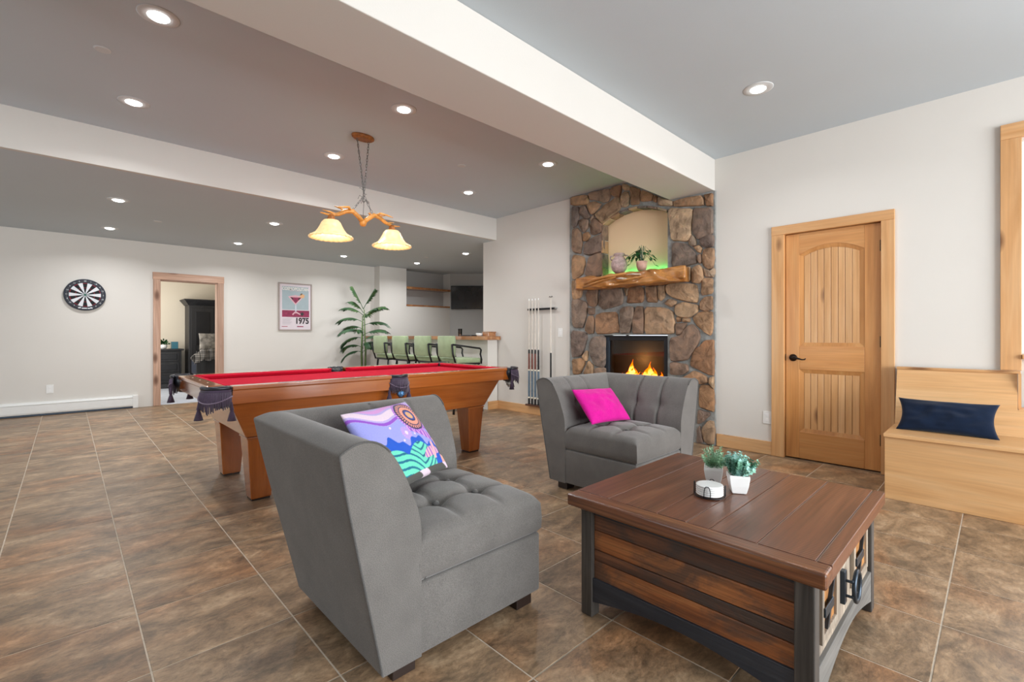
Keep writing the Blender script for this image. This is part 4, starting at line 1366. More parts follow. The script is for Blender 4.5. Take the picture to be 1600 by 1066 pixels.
# net and balls that show under two pockets
for i, (px, py) in enumerate(((PX1 - .02, PY0 + .05), (pmx, PY0 + .02))):
    for k in range(3 if i == 0 else 2):
        pass
nb = [('white cue ball hanging in the net of the right corner pocket', 3.165, 3.345, .640), ('blue and white ball resting in the near side pocket', 1.905, 3.262, .660)]
for k, (lb, x, y, z) in enumerate(nb):
    b = MB()
    b.lathe([(.0285 * math.sin(PI * i / 12), -.0285 * math.cos(PI * i / 12)) for i in range(13)], (x, y, z), 18)
    bo_ = b.build('pool_ball', white_b if k == 0 else plain('blue_ball', (.10, .30, .62), .12), smooth=True)
    tag(bo_, lb, 'ball')
for (x, y, z, par) in ((3.165, 3.345, .640, 0), (1.905, 3.262, .660, 1)):
    m = MB()
    for k in range(8):
        a = 2 * PI * k / 8
        m.tube([(x + .05 * math.cos(a), y + .05 * math.sin(a), z + .07), (x + .036 * math.cos(a + .3), y + .036 * math.sin(a + .3), z + .01), (x + .012 * math.cos(a + .6), y + .012 * math.sin(a + .6), z - .036)], .0022, 4)
    for (rr, zz) in ((.040, z + .02), (.033, z - .012)):
        m.tube([(x + rr * math.cos(2 * PI * k / 16), y + rr * math.sin(2 * PI * k / 16), zz) for k in range(16)], .0022, 4, closed=True)
    m.build('pocket_net', M['leather'], PT)

# ================================================================ pendant lamp over the pool table
LX, LY = 1.913, 3.925
pd = empty('pendant_lamp', (LX, LY, ZC))
tag(pd, 'antler pendant lamp with two cream glass shades hanging on chains', 'lamp')
vv = [((.105 + .0) * math.cos(2 * PI * k / 32), .06 * math.sin(2 * PI * k / 32)) for k in range(32)]
m = MB()
for (s, z) in ((1.0, ZC - .001), (1.0, ZC - .022), (.86, ZC - .034)):
    pass
rows = [(.96, ZC - .001), (1.0, ZC - .012), (.97, ZC - .026), (.82, ZC - .036)]
pv = [(LX + x * s, LY + y * s, z) for (s, z) in rows for x, y in vv]
ff = [(k * 32 + i, k * 32 + (i + 1) % 32, (k + 1) * 32 + (i + 1) % 32, (k + 1) * 32 + i) for k in range(3) for i in range(32)] + [tuple(range(32)), tuple(96 + i for i in range(32))]
m.add(pv, ff).build('canopy_plate', M['canopy'], pd)
chain_m = plain('chain_metal', (.16, .155, .15), .4, .8)


def chain(p0, p1, name='chain'):
    p0, p1 = Vector(p0), Vector(p1)
    d = (p1 - p0)
    n = max(2, int(d.length / .026))
    t = d.normalized()
    s1 = t.orthogonal().normalized()
    s2 = t.cross(s1)
    m = MB()
    for k in range(n):
        c = p0 + d * (k + .5) / n
        sd = s1 if k % 2 else s2
        m.tube([c + t * (.018 * math.cos(2 * PI * q / 10)) + sd * (.0075 * math.sin(2 * PI * q / 10)) for q in range(10)], .0022, 5, closed=True)
    return m.build(name, chain_m, pd, smooth=True)


chain((LX - .055, LY, ZC - .035), (LX + .012, LY, 2.36))
chain((LX + .055, LY, ZC - .035), (LX + .005, LY - .004, 2.36))
chain((LX + .012, LY, 2.36), (LX + .088, LY, 2.225))
chain((LX + .005, LY - .004, 2.36), (LX - .097, LY, 2.220))
m = MB()
random.seed(9)
for k in range(7):
    a = random.uniform(0, 6.28)
    z = random.uniform(2.30, 2.42)
    m.tube([(LX + .005, LY, z), (LX + .03 * math.cos(a), LY + .03 * math.sin(a), z + .02), (LX + .055 * math.cos(a + .5), LY + .05 * math.sin(a + .5), z + random.uniform(-.03, .03))], .0022, 5)
m.tube([(LX - .055, LY + .006, ZC - .035), (LX - .01, LY + .01, 2.6), (LX + .012, LY + .008, 2.32), (LX, LY, 2.16)], .0025, 5)
m.build('cord_tangle', chain_m, pd)
for s in (-1, 1):
    X = lambda d: LX + s * d
    ant = MB()
    ant.tube([(X(.0), LY, 2.125), (X(.045), LY - .01, 2.165), (X(.10), LY - .012, 2.205), (X(.16), LY - .005, 2.195), (X(.22), LY, 2.160), (X(.29), LY + .005, 2.140), (X(.375), LY + .01, 2.150)], [.022, .020, .021, .019, .016, .012, .004], 10)
    ant.tube([(X(.12), LY - .01, 2.205), (X(.15), LY - .04, 2.225), (X(.20), LY - .06, 2.215), (X(.26), LY - .07, 2.200)], [.014, .011, .008, .003], 8)
    ant.tube([(X(.24), LY, 2.152), (X(.29), LY + .03, 2.175), (X(.34), LY + .05, 2.185)], [.011, .008, .003], 8)
    ant.tube([(X(.09), LY, 2.20), (X(.075), LY + .035, 2.225), (X(.10), LY + .065, 2.245)], [.012, .009, .003], 8)
    ant.tube([(X(.17), LY, 2.19), (X(.19), LY + .03, 2.222), (X(.24), LY + .045, 2.235)], [.011, .008, .003], 8)
    ant.build('antler', M['antler'], pd, smooth=True)
    sx = X(.287)
    MB().lathe([(0, 2.145), (.02, 2.145), (.028, 2.12), (.040, 2.095), (0, 2.095)], (sx, LY, 0), 16).build('socket_cap', M['canopy'], pd, smooth=True)
MB().lathe([(0, -.03), (.022, -.024), (.032, 0), (.022, .024), (0, .03)], (LX, LY, 2.118), 12).build('hub', M['antler'], pd, smooth=True)
st_ = NT('cream_glass')
st_.base((.88, .74, .48))
st_.set(Roughness=.35, Emission_Color=(1.0, .62, .24, 1), Emission_Strength=.42)
gz = st_.noise(st_.coords(), 20, 3)
st_.l(st_.ramp([(.3, (.62, .45, .22)), (.7, (.78, .63, .38))], gz), st_.b.inputs['Base Color'])
for s in (-1, 1):
    sx = LX + s * .287
    prof = [(.036, 2.100), (.060, 2.095), (.078, 2.075), (.092, 2.045), (.108, 2.015), (.130, 1.985), (.158, 1.963), (.176, 1.955), (.178, 1.945), (.170, 1.943),
            (.150, 1.957), (.122, 1.982), (.101, 2.013), (.086, 2.043), (.072, 2.071), (.056, 2.090), (.036, 2.095)]
    sh = MB().lathe(prof, (sx, LY, 0), 64, wave=lambda k, a, r, h: (r + (.004 * math.cos(a * 24) if 6 <= k <= 10 else 0), h + (.003 * math.cos(a * 24) if 6 <= k <= 10 else 0)))
    so = sh.build('glass_shade', st_.m, pd, smooth=True)
    MB().lathe([(0, 2.09), (.014, 2.085), (.03, 2.04), (.032, 2.02), (.022, 1.995), (0, 1.985)], (sx, LY, 0), 16).build('bulb', emit('warm_bulb', (1, .85, .6), 14), pd, smooth=True)
    l = bpy.data.lights.new('pendant_bulb', 'POINT')
    l.energy = 2.2; l.color = (1, .78, .5); l.shadow_soft_size = .035
    lo = bpy.data.objects.new('pendant_bulb', l); COL.objects.link(lo); lo.location = (sx, LY, 1.965)

# ================================================================ recessed ceiling lights and ceiling caps
ring_m = plain('downlight_trim', (.60, .62, .63), .5, var=.02)
lens = emit('downlight_lens', (1, .99, .97), 9)
spots = [(.37, 3.24, ZC, 'nearest the left edge of the room above the tiles'), (.37, 4.57, ZC, 'left end, just before the ceiling steps down'), (1.92, 3.24, ZC, 'above the middle of the pool table, near side'),
         (1.92, 4.57, ZC, 'just left of the pendant canopy, before the ceiling step'), (3.62, 3.24, ZC, 'closest to the beam and the stone chimney'), (3.62, 4.57, ZC, 'at the right end before the ceiling step'),
         (3.61, 1.20, ZC, 'alone on the ceiling between beam and door wall'),
         (.40, 6.53, ZL, 'left front corner of the lower ceiling'), (.42, 8.33, ZL, 'above the dartboard wall'), (1.95, 6.50, ZL, 'middle of the lower ceiling, left of the lamp shades'), (1.955, 8.30, ZL, 'above the bedroom doorway and poster'),
         (3.67, 8.30, ZL, 'above the palm and the back wall'), (5.10, 8.10, ZL, 'in front of the bar shelves'), (5.12, 6.54, ZL, 'above the bar counter next to the wall end'), (3.67, 6.50, ZL, 'hidden behind the lamp shade over the bar stools')]
for (x, y, z, w) in spots:
    big = z == ZC
    dl = empty('downlight', (x, y, z))
    tag(dl, 'recessed ceiling light ' + w, 'ceiling light', 'recessed ceiling lights')
    MB().lathe([(.050, -.004), (.054, -.007), (.095, -.003), (.100, -.0005), (.048, -.0005)], (x, y, z), 32).build('trim_ring', ring_m, dl, smooth=True)
    MB().lathe([(0, -.020), (.030, -.017), (.046, -.011), (.052, -.005), (.052, -.002), (0, -.002)], (x, y, z), 28).build('lens', lens, dl)
    area('downlight_lamp', (x, y, z - .023), (0, 0, -1), .10, .10, (7.5 if y > 2 else 7) if big else 10.5, (.97, .985, 1), 'DISK', math.radians(150))
for (x, y, z, w) in ((.16, 3.86, ZC, 'white round cover plate on the ceiling at upper left'), (3.00, 3.90, ZC, 'white round cover plate right of the pendant lamp'), (.84, 7.42, ZL, 'white round cover plate on the low ceiling at left'), (4.85, 7.37, ZL, 'white round cover plate on the low ceiling by the bar')):
    tag(MB().lathe([(0, -.006), (.036, -.006), (.042, -.003), (.043, -.0005), (0, -.0005)], (x, y, z), 24).build('ceiling_cap', ring_m, smooth=False), w, 'cover plate', 'ceiling cover plates')

# ================================================================ mantel, vase, plant
mn = empty('mantel_shelf', (4.58, 2.9, 1.665))
tag(mn, 'twisted natural log mantel above the fire', 'mantel')
vv, ff = [], []
NS, NR = 60, 26
for i in range(NS + 1):
    t = i / NS
    y = 2.165 + 1.37 * t
    for k in range(NR):
        a = 2 * PI * k / NR
        ca, sa = math.cos(a), math.sin(a)
        e = .42
        rx, rz = math.copysign(abs(ca) ** e, ca), math.copysign(abs(sa) ** e, sa)
        taper = 1 - .22 * max(0, (t - .80) / .20) ** 2 - .03 * (1 if t < .015 else 0)
        x = 4.575 + .112 * rx * taper
        z = 1.742 + .077 * rz * taper
        tw = a * 1.0 + t * 5
        x += .034 * mnoise.noise(Vector((math.cos(tw) * 1.3, math.sin(tw) * 1.3, t * 6))) * (1 if ca < .4 else 0)
        z += (.026 * mnoise.noise(Vector((math.cos(tw) * 2, math.sin(tw) * 2 + 5, t * 7)))) * (1 if ca < .3 else .2)
        if t > .9: y_ = y + (x - 4.46) * .9 * (t - .9) / .1
        elif t < .04: y_ = y + (x - 4.46) * .25
        else: y_ = y
        # a long hollow in the front
        if ca < -.3:
            hol = bump_g((t - .55) / .14, 1) * bump_g((z - 1.74 - .05 * (.55 - t)) / .035, 1)
            x += .10 * hol
            hol2 = bump_g((t - .22) / .18, 1) * bump_g((z - 1.765) / .014, 1)
            x += .03 * hol2
        x = min(x, 4.668)
        vv.append((x, y_, z))
for i in range(NS):
    for k in range(NR):
        l = (k + 1) % NR
        ff.append((i * NR + k, i * NR + l, (i + 1) * NR + l, (i + 1) * NR + k))
ff += [tuple(range(NR)), tuple(NS * NR + k for k in range(NR))[::-1]]
MB().add(vv, ff).build('log', M['log'], mn, smooth=True)
m = MB()
for (p, r) in (([(4.50, 3.44, 1.73), (4.47, 3.30, 1.76), (4.455, 3.1, 1.785), (4.46, 2.85, 1.80)], [.02, .022, .018, .008]), ([(4.50, 3.46, 1.70), (4.468, 3.32, 1.715), (4.462, 3.15, 1.75), (4.468, 2.98, 1.775)], [.018, .018, .014, .006]),
               ([(4.48, 2.98, 1.735), (4.462, 2.86, 1.725), (4.458, 2.72, 1.742), (4.47, 2.6, 1.752)], [.006, .014, .012, .004])):
    m.tube(p, r, 8)
m.build('twisted_root', M['log'], mn, smooth=True)
pale = plain('pale_sapwood', (.62, .52, .42), .4, var=.3, nscale=30)
MB().tube([(4.475, 2.98, 1.758), (4.462, 2.90, 1.748), (4.465, 2.80, 1.735)], [.004, .014, .003], 8).build('sapwood_streak', pale, mn, smooth=True)
MB().tube([(4.470, 2.84, 1.785), (4.464, 2.76, 1.785), (4.470, 2.66, 1.775)], [.003, .010, .003], 8).build('sapwood_streak', pale, mn, smooth=True)

vz = 1.834
va_ = empty('vase', (4.60, 3.02, vz))
tag(va_, 'round pale clay vase with two small handles on the mantel', 'vase')
clay = plain('mauve_clay', (.40, .29, .27), .7, var=.35, nscale=30, bump=.3)
MB().lathe([(0, .0), (.050, 0), (.078, .03), (.092, .075), (.092, .11), (.078, .15), (.058, .175), (.050, .185), (.056, .197), (.064, .205), (.064, .218), (.058, .224), (.050, .222), (.046, .19), (0, .185)], (4.60, 3.02, vz), 28).build('body', clay, va_, smooth=True)
for s in (-1, 1):
    MB().tube([(4.60 - s * .03, 3.02 + s * .056, vz + .200), (4.60 - s * .045, 3.02 + s * .086, vz + .195), (4.60 - s * .045, 3.02 + s * .090, vz + .165), (4.60 - s * .03, 3.02 + s * .076, vz + .150)], .008, 8).build('handle', clay, va_, smooth=True)
pp = empty('potted_plant', (4.61, 2.735, vz))
tag(pp, 'dark green trailing plant in a pinkish clay pot on the mantel', 'plant')
MB().lathe([(0, 0), (.042, 0), (.056, .04), (.060, .085), (.064, .09), (.062, .102), (.054, .102), (.05, .085), (0, .08)], (4.61, 2.735, vz), 24).build('pot', plain('pink_clay', (.55, .34, .27), .7, var=.25), pp, smooth=True)
random.seed(21)
leaf_m = plain('dark_ivy', (.015, .075, .020), .4, var=.5, nscale=30)
leaf_me = None
stems = MB()
for k in range(42):
    az = random.uniform(0, 2 * PI)
    rr = random.uniform(.03, .17)
    c = Vector((4.61 + .45 * rr * math.cos(az) - .02, 2.735 + 1.05 * rr * math.sin(az), vz + .22 - 3.6 * rr * rr * random.uniform(.5, 1.5) + random.uniform(-.03, .02)))
    c.x = min(max(c.x, 4.49), 4.78); c.z = max(c.z, vz + .035)
    if leaf_me is None:
        L = .030
        lv = [(0, 0, 0), (L * .5, L * .55, .004), (L * 1.1, L * .45, .0), (L * 1.9, 0, -.008), (L * 1.1, -L * .45, .0), (L * .5, -L * .55, .004), (L * .9, 0, -.004)]
        lo_ = MB().add(lv, [(0, 1, 6), (1, 2, 6), (2, 3, 6), (3, 4, 6), (4, 5, 6), (5, 0, 6)]).build('leaf', leaf_m, pp, smooth=True, recenter=False)
        leaf_me = lo_.data
    else:
        lo_ = bpy.data.objects.new('leaf', leaf_me)
        COL.objects.link(lo_)
        lo_.parent = pp
    lo_.location = c - W[pp]
    lo_.rotation_euler = (random.uniform(-.5, .5), random.uniform(.1, .9), az + random.uniform(-.6, .6))
    s = random.uniform(.8, 1.25)
    lo_.scale = (s, s, s)
    stems.tube([(4.61, 2.735, vz + .09), ((4.61 + c.x) / 2, (2.735 + c.y) / 2, max(c.z, vz + .12) + .05), tuple(c)], .0018, 4)
stems.build('stems', leaf_m, pp)

# ================================================================ cue rack on the wall
rk = empty('cue_rack', (4.73, 4.35, .13))
tag(rk, 'black cue rack bar with wooden base on the wall beside the fireplace', 'rack')
bx('rack_bar', (4.708, 4.095, 1.464, 4.749, 4.607, 1.490), M['black'], rk, bevel=.003)
bx('rack_bridge', (4.700, 4.05, 1.468, 4.72, 4.095, 1.486), M['chrome'], rk, bevel=.004)
bx('rack_base', (4.668, 4.02, .126, 4.749, 4.61, .150), wood('rack_base_wood', WALNUT, 'y'), rk, bevel=.003)
cue_w = plain('maple_cue', (.66, .60, .53), .25, var=.05)
blue_w = plain('slate_blue_wrap', (.10, .15, .20), .5)
red_w = plain('rosewood_ring', (.17, .045, .03), .4)
lab = ['pool cue with a rosewood and slate blue butt, leftmost in the wall rack', 'pool cue with a slate blue butt, second from the left in the rack', 'pool cue with a slate blue butt, third from the left in the rack',
       'pool cue with a slate blue butt, fourth from the left in the rack', 'slim cue with a plain black butt standing apart at the right of the rack']
for k, y in enumerate((4.553, 4.493, 4.433, 4.373, 4.147)):
    cu = empty('pool_cue', (4.70, y, .15))
    tag(cu, lab[k], 'pool cue', 'pool cues in the wall rack')
    x = 4.688
    L = lambda r0, z0, r1, z1, mt, nm: MB().lathe([(0, z0), (r0, z0), (r1, z1), (0, z1)], (x, y, 0), 12).build(nm, mt, cu, smooth=False)
    if k < 4:
        L(.0145, .151, .0142, .235, M['black'], 'butt')
        L(.0150, .235, .0150, .255, ivory, 'ring')
        L(.0145, .255, .0135, .62, blue_w, 'wrap')
        L(.0140, .62, .0140, .64, ivory, 'ring')
        L(.0135, .64, .0120, .86, red_w if k < 3 else M['black'], 'forearm')
        L(.0125, .86, .0120, .915, M['black'], 'collar')
        L(.0115, .915, .0065, 1.60, cue_w, 'shaft')
        L(.0068, 1.60, .0066, 1.625, M['ceramic'], 'ferrule')
    else:
        L(.0125, .151, .0115, .88, M['black'], 'butt')
        L(.0110, .88, .0065, 1.62, cue_w, 'shaft')
        MB().tube([(x, y + .03, 1.625), (x, y + .022, 1.64), (x, y, 1.622), (x, y - .022, 1.64), (x, y - .03, 1.625)], .005, 6).build('bridge_head', M['black'], cu)


def plate(label, name, c, normal, w, h, kind):
    """wall plate; normal 'x' (faces -X) or 'y' (faces -Y)"""
    o = empty(name, c)
    tag(o, label, 'switch' if kind == 's' else 'outlet')
    def B(u0, z0, u1, z1, t0, t1):
        return (c[0] - t1, c[1] + u0, c[2] + z0, c[0] - t0, c[1] + u1, c[2] + z1) if normal == 'x' else (c[0] + u0, c[1] - t1, c[2] + z0, c[0] + u1, c[1] - t0, c[2] + z1)
    bx('cover_plate', B(-w / 2, -h / 2, w / 2, h / 2, .0005, .006), M['white'], o, bevel=.002)
    if kind == 's':
        bx('rocker', B(-.016, -.033, .016, .033, .006, .010), M['ceramic'], o, bevel=.002)
    else:
        for z in (-.022, .022):
            bx('socket', B(-.014, z - .013, .014, z + .013, .006, .008), M['ceramic'], o, bevel=.003)
    return o


plate('white rocker light switch between the cue rack and the stones', 'light_switch', (XW, 4.033, 1.15), 'x', .075, .118, 's')
plate('white wall outlet beside the pine door casing', 'wall_outlet', (XW, 1.497, .345), 'x', .075, .118, 'o')
plate('white wall outlet below the dartboard', 'wall_outlet', (-.171, YB, .361), 'y', .075, .118, 'o')

# ================================================================ back wall: heater, dartboard, poster
ht = empty('baseboard_heater', (-.5, YB, 0))
tag(ht, 'long white baseboard heater under the dartboard', 'heater')
MB().prism([(YB - .001, .03), (YB - .052, .03), (YB - .058, .05), (YB - .058, .150), (YB - .035, .190), (YB - .001, .193)], 'x', -4.5, .73).build('cover', M['white'], ht)
bx('end_cap', (.73, YB - .062, .003, .795, YB - .001, .198), M['white'], ht, bevel=.004)
bx('fin', (-4.5, YB - .05, .004, .73, YB - .01, .03), M['iron'], ht)  # dark strip standing in for the shadow under the heater cover
bx('louver', (-4.5, YB - .062, .160, .73, YB - .040, .166), M['white'], ht)

DBX, DBZ = .193, 1.702
db = empty('dartboard', (DBX, YB, DBZ))
tag(db, 'round black and white dartboard hanging on the cream wall', 'dartboard')


def pol(r, a, y):
    return (DBX + r * math.sin(a), y, DBZ + r * math.cos(a))


yb_ = YB - .038
MB().lathe([(0, 0), (.228, 0), (.228, .034), (.222, .037), (0, .037)], (DBX, YB - .0005, DBZ), 64, 'y').v
m = MB().lathe([(0, -.0005), (.228, -.0005), (.228, -.034), (.221, -.037), (0, -.037)], (DBX, YB, DBZ), 64, 'y')
m.build('surround', plain('board_black', (.012, .016, .030), .6), db, smooth=False)
blk, wht, red, grn = plain('sisal_black', (.012, .012, .014), .9), plain('sisal_white', (.70, .72, .75), .9), plain('sisal_red', (.20, .015, .025), .9), plain('sisal_green', (.04, .13, .10), .9)


def seg_(r0, r1, k, mat, y=yb_):
    a0, a1 = 2 * PI * (k - .5) / 20, 2 * PI * (k + .5) / 20
    st = 3
    vv = [pol(r0, a0 + (a1 - a0) * i / st, y) for i in range(st + 1)] + [pol(r1, a0 + (a1 - a0) * i / st, y) for i in range(st + 1)]
    vb = [(p[0], YB - .036, p[2]) for p in vv]
    n = st + 1
    f = [(i, i + 1, n + i + 1, n + i) for i in range(st)]
    f += [tuple(2 * n + q for q in (i + n, i + n + 1, i + 1, i)) for i in range(st)]
    f += [(i, 2 * n + i, 2 * n + i + 1, i + 1) for i in range(st)] + [(n + i, n + i + 1, 3 * n + i + 1, 3 * n + i) for i in range(st)]
    f += [(0, n, 3 * n, 2 * n), (st, 2 * n + st, 3 * n + st, n + st)]
    MB().add(vv + vb, f).build('segment', mat, db)


for k in range(20):
    dk = k % 2 == 0
    seg_(.016, .099, k, blk if dk else wht)
    seg_(.099, .107, k, red if dk else wht)
    seg_(.107, .162, k, blk if dk else wht)
    seg_(.162, .172, k, red if dk else plain('sisal_pale', (.45, .52, .58), .9) if k == 1 else wht)
MB().lathe([(0, -.0385), (.016, -.0385), (.016, -.036), (0, -.036)], (DBX, YB, DBZ), 20, 'y').build('bull', grn, db)
MB().tube([pol(.197, 2 * PI * k / 40, YB - .040) for k in range(40)], .0015, 5, closed=True).build('number_ring', M['chrome'], db)
for k, num in enumerate((20, 1, 18, 4, 13, 6, 10, 15, 2, 17, 3, 19, 7, 16, 8, 11, 14, 9, 12, 5)):
    if num == 3: continue
    p = pol(.198, 2 * PI * k / 20, YB - .041)
    text_mesh(str(num), .028, p, (PI / 2, 0, 0), wht, 'number', db, .0006)
for i, (x0, x1) in enumerate(((-.075, -.045), (-.035, .02), (.026, .052), (.056, .080))):
    bx('maker_mark', (DBX + x0, YB - .0405, DBZ - .207 + .02 * abs(i - 1.5) / 3, DBX + x1, YB - .037, DBZ - .191 + .02 * abs(i - 1.5) / 3), wht, db)

po_ = empty('poster', (3.123, YB, 1.20))
tag(po_, 'framed cocktail poster with a pink martini and the year 1975', 'poster')
qx0, qx1, qz0, qz1 = 2.82, 3.428, 1.203, 2.097
fm = plain('taupe_frame', (.36, .30, .27), .5)
for b in ((qx0, YB - .025, qz0, qx0 + .022, YB - .001, qz1), (qx1 - .022, YB - .025, qz0, qx1, YB - .001, qz1), (qx0 + .022, YB - .025, qz1 - .022, qx1 - .022, YB - .001, qz1), (qx0 + .022, YB - .025, qz0, qx1 - .022, YB - .001, qz0 + .022)):
    bx('frame_bar', b, fm, po_, bevel=.002)
sheet = plain('poster_paper', (.70, .62, .66), .5, var=.02)
bx('sheet', (qx0 + .02, YB - .010, qz0 + .02, qx1 - .02, YB - .004, qz1 - .02), sheet, po_)
U = lambda u: qx0 + (qx1 - qx0) * u           # 0..1 across
V = lambda v: qz1 - (qz1 - qz0) * v           # 0..1 down
py_ = YB - .0115


def flat(name, pts, mat, d=0):
    return MB().prism([(U(u), V(v)) for u, v in pts], 'y', py_ - .0006 * d, YB - .0095).build(name, mat, po_)


sky_p = plain('poster_blue', (.36, .44, .47), .5, var=.03)
wine = plain('poster_wine', (.27, .022, .075), .5, var=.25, nscale=20)
ink = plain('poster_ink', (.035, .025, .03), .5)
pinkp = plain('poster_pink', (.72, .42, .47), .5)
flat('sky_panel', [(.11, .56), (.90, .56), (.90, .075), (.11, .075)], sky_p)
flat('wine_band', [(.11, .715), (.92, .715), (.92, .575), (.11, .575)], wine)
text_mesh('COSMOPOLITAN', .078, (U(.505), py_ - .001, V(.125)), (PI / 2, 0, 0), plain('poster_cream', (.75, .72, .66), .5), 'title', po_, .0004, sx=.80, bold=.003)
flat('glass_cup', [(.28, .285), (.505, .46), (.74, .285), (.50, .25)], pinkp, 1)
flat('drink', [(.34, .295), (.505, .43), (.68, .295), (.5, .30)], wine, 2)
flat('drink_edge', [(.34, .295), (.42, .36), (.44, .32)], ink, 3)
flat('drink_edge', [(.68, .295), (.60, .36), (.58, .32)], ink, 3)
flat('garnish', [(.62, .27), (.70, .22), (.78, .245), (.76, .30), (.68, .315)], plain('poster_orange', (.72, .40, .20), .5), 3)
flat('garnish_leaf', [(.64, .235), (.68, .205), (.72, .215), (.66, .255)], plain('poster_leaf', (.14, .10, .06), .5), 4)
flat('glass_stem', [(.495, .46), (.525, .46), (.53, .60), (.49, .60)], plain('poster_pale', (.58, .62, .70), .5), 2)
flat('glass_foot', [(.40, .66), (.47, .605), (.55, .605), (.66, .65), (.64, .67), (.54, .635), (.48, .635), (.43, .675)], pinkp, 2)
flat('cast_shape', [(.64, .64), (.70, .61), (.76, .64), (.70, .70)], ink, 2)
text_mesh('1975', .152, (U(.70), py_ - .001, V(.800)), (PI / 2, 0, 0), ink, 'year', po_, .0006, sx=.84, bold=.006)
gray_p = plain('poster_grey', (.48, .44, .47), .5)
for k in range(6):
    flat('text_line', [(.12, .758 + .022 * k), (.40 - .03 * (k % 3), .758 + .022 * k), (.40 - .03 * (k % 3), .750 + .022 * k), (.12, .750 + .022 * k)], gray_p)
flat('text_line', [(.34, .172), (.45, .172), (.45, .155), (.34, .155)], gray_p, 1)
flat('text_line', [(.48, .172), (.64, .172), (.64, .155), (.48, .155)], gray_p, 1)
flat('red_bar', [(.10, .925), (.27, .925), (.27, .908), (.10, .908)], plain('poster_rose', (.42, .16, .2), .5))
flat('dark_bar', [(.55, .925), (.74, .925), (.74, .905), (.55, .905)], wine)

# ================================================================ bar, stools, shelves, TV
bar = empty('bar_counter', (4.63, 7.1, 0))
tag(bar, 'white half wall bar with a live edge wood slab top', 'bar')
bx('half_wall', (4.54, 5.27, 0.001, 4.735, YA - .003, 1.045), M['wall'], bar)
n = 40
yy = [5.20 + (YA - .005 - 5.20) * k / n for k in range(n + 1)]
fr_ = [(4.43 + .022 * mnoise.noise(Vector((y * 2.1, 0, 0))) + .010 * mnoise.noise(Vector((y * 7, 3, 0))), y) for y in yy]
bk_ = [(4.738, y) for y in yy]
MB().prism(fr_ + bk_[::-1], 'z', 1.046, 1.100).build('slab_top', M['slab'], bar)


def stool():
    r = empty('bar_stool')
    tag(r, 'x', 'bar stool', 'sage green bar stools along the bar')
    # padded back, slightly curved
    vv, ff = [], []
    nn = 10
    for s in (0, 1):
        for i in range(nn + 1):
            y = -.215 + .43 * i / nn
            cx = -.035 * (1 - (y / .215) ** 2)
            for z in (.800, .815, .95, 1.09, 1.106):
                th = .028 if z in (.815, .95, 1.09) else .016
                tp = .96 if z > 1.05 else (.92 if z < .82 else 1)
                vv.append((cx + (th if s else -th) - .02 * (z - .8), y * tp, z))
    for s in (0, 1):
        for i in range(nn):
            for k in range(4):
                a = s * (nn + 1) * 5 + i * 5 + k
                ff.append((a, a + 1, a + 6, a + 5))
    o = (nn + 1) * 5
    for i in range(nn):
        ff += [(i * 5, i * 5 + 5, o + i * 5 + 5, o + i * 5), (i * 5 + 4, o + i * 5 + 4, o + i * 5 + 9, i * 5 + 9)]
    for i in (0, nn):
        for k in range(4):
            ff.append((i * 5 + k, i * 5 + k + 1, o + i * 5 + k + 1, o + i * 5 + k))
    MB().add(vv, ff).build('backrest', M['green_uph'], r, smooth=True)
    bx('seat', (.03, -.22, .715, .45, .22, .785), M['green_uph'], r, bevel=.02, seg=3, smooth=True)
    bx('seat_frame', (.03, -.21, .690, .44, .21, .715), M['black'], r)
    for s in (-1, 1):
        MB().tube([(-.045, s * .235, .985), (.10, s * .26, .965), (.28, s * .265, .940), (.40, s * .26, .925), (.425, s * .255, .900), (.415, s * .25, .84), (.44, s * .245, .76), (.44, s * .235, .70)], .013, 8).build('arm', M['black'], r, smooth=True)
        MB().tube([(-.045, s * .222, .99), (-.03, s * .225, .85), (.02, s * .22, .70)], .014, 8).build('back_post', M['black'], r, smooth=True)
        for (x0, x1) in ((.05, -.02), (.42, .47)):
            MB().tube([(x0, s * .19, .70), (x1, s * .225, .002)], .016, 8).build('leg', M['black'], r, smooth=True)
        MB().tube([(.0, s * .215, .25), (.455, s * .215, .25)], .010, 8).build('foot_rail', M['black'], r, smooth=True)
    MB().tube([(.45, -.215, .25), (.45, .215, .25)], .010, 8).build('foot_rail', M['black'], r, smooth=True)
    return r


s0 = stool()
for k, (y, lb) in enumerate(((5.50, 'nearest bar stool, its arm reaching past the wall end'), (6.12, 'second bar stool from the near end of the bar'), (6.79, 'third bar stool from the near end of the bar'), (7.46, 'farthest bar stool beside the tall palm'))):
    s = s0 if k == 0 else copy_tree(s0)
    s.location = (3.96, y, 0)
    s.rotation_euler = (0, 0, (-.10, -.03, .02, -.02)[k])
    s['label'] = 'sage green ' + lb

tvc = a45 + d45 * .52
tv = empty('television', tuple(tvc + Vector((0, 0, 1.73))))
tag(tv, 'black flat screen television on the grey angled wall', 'television')


def slabq(c, hw, z0, z1, t0, t1):
    a, b = c - d45 * hw, c + d45 * hw
    q = [a + n45 * t0, b + n45 * t0, b + n45 * t1, a + n45 * t1]
    return MB().hexa([(p.x, p.y, z0) for p in q], [(p.x, p.y, z1) for p in q])


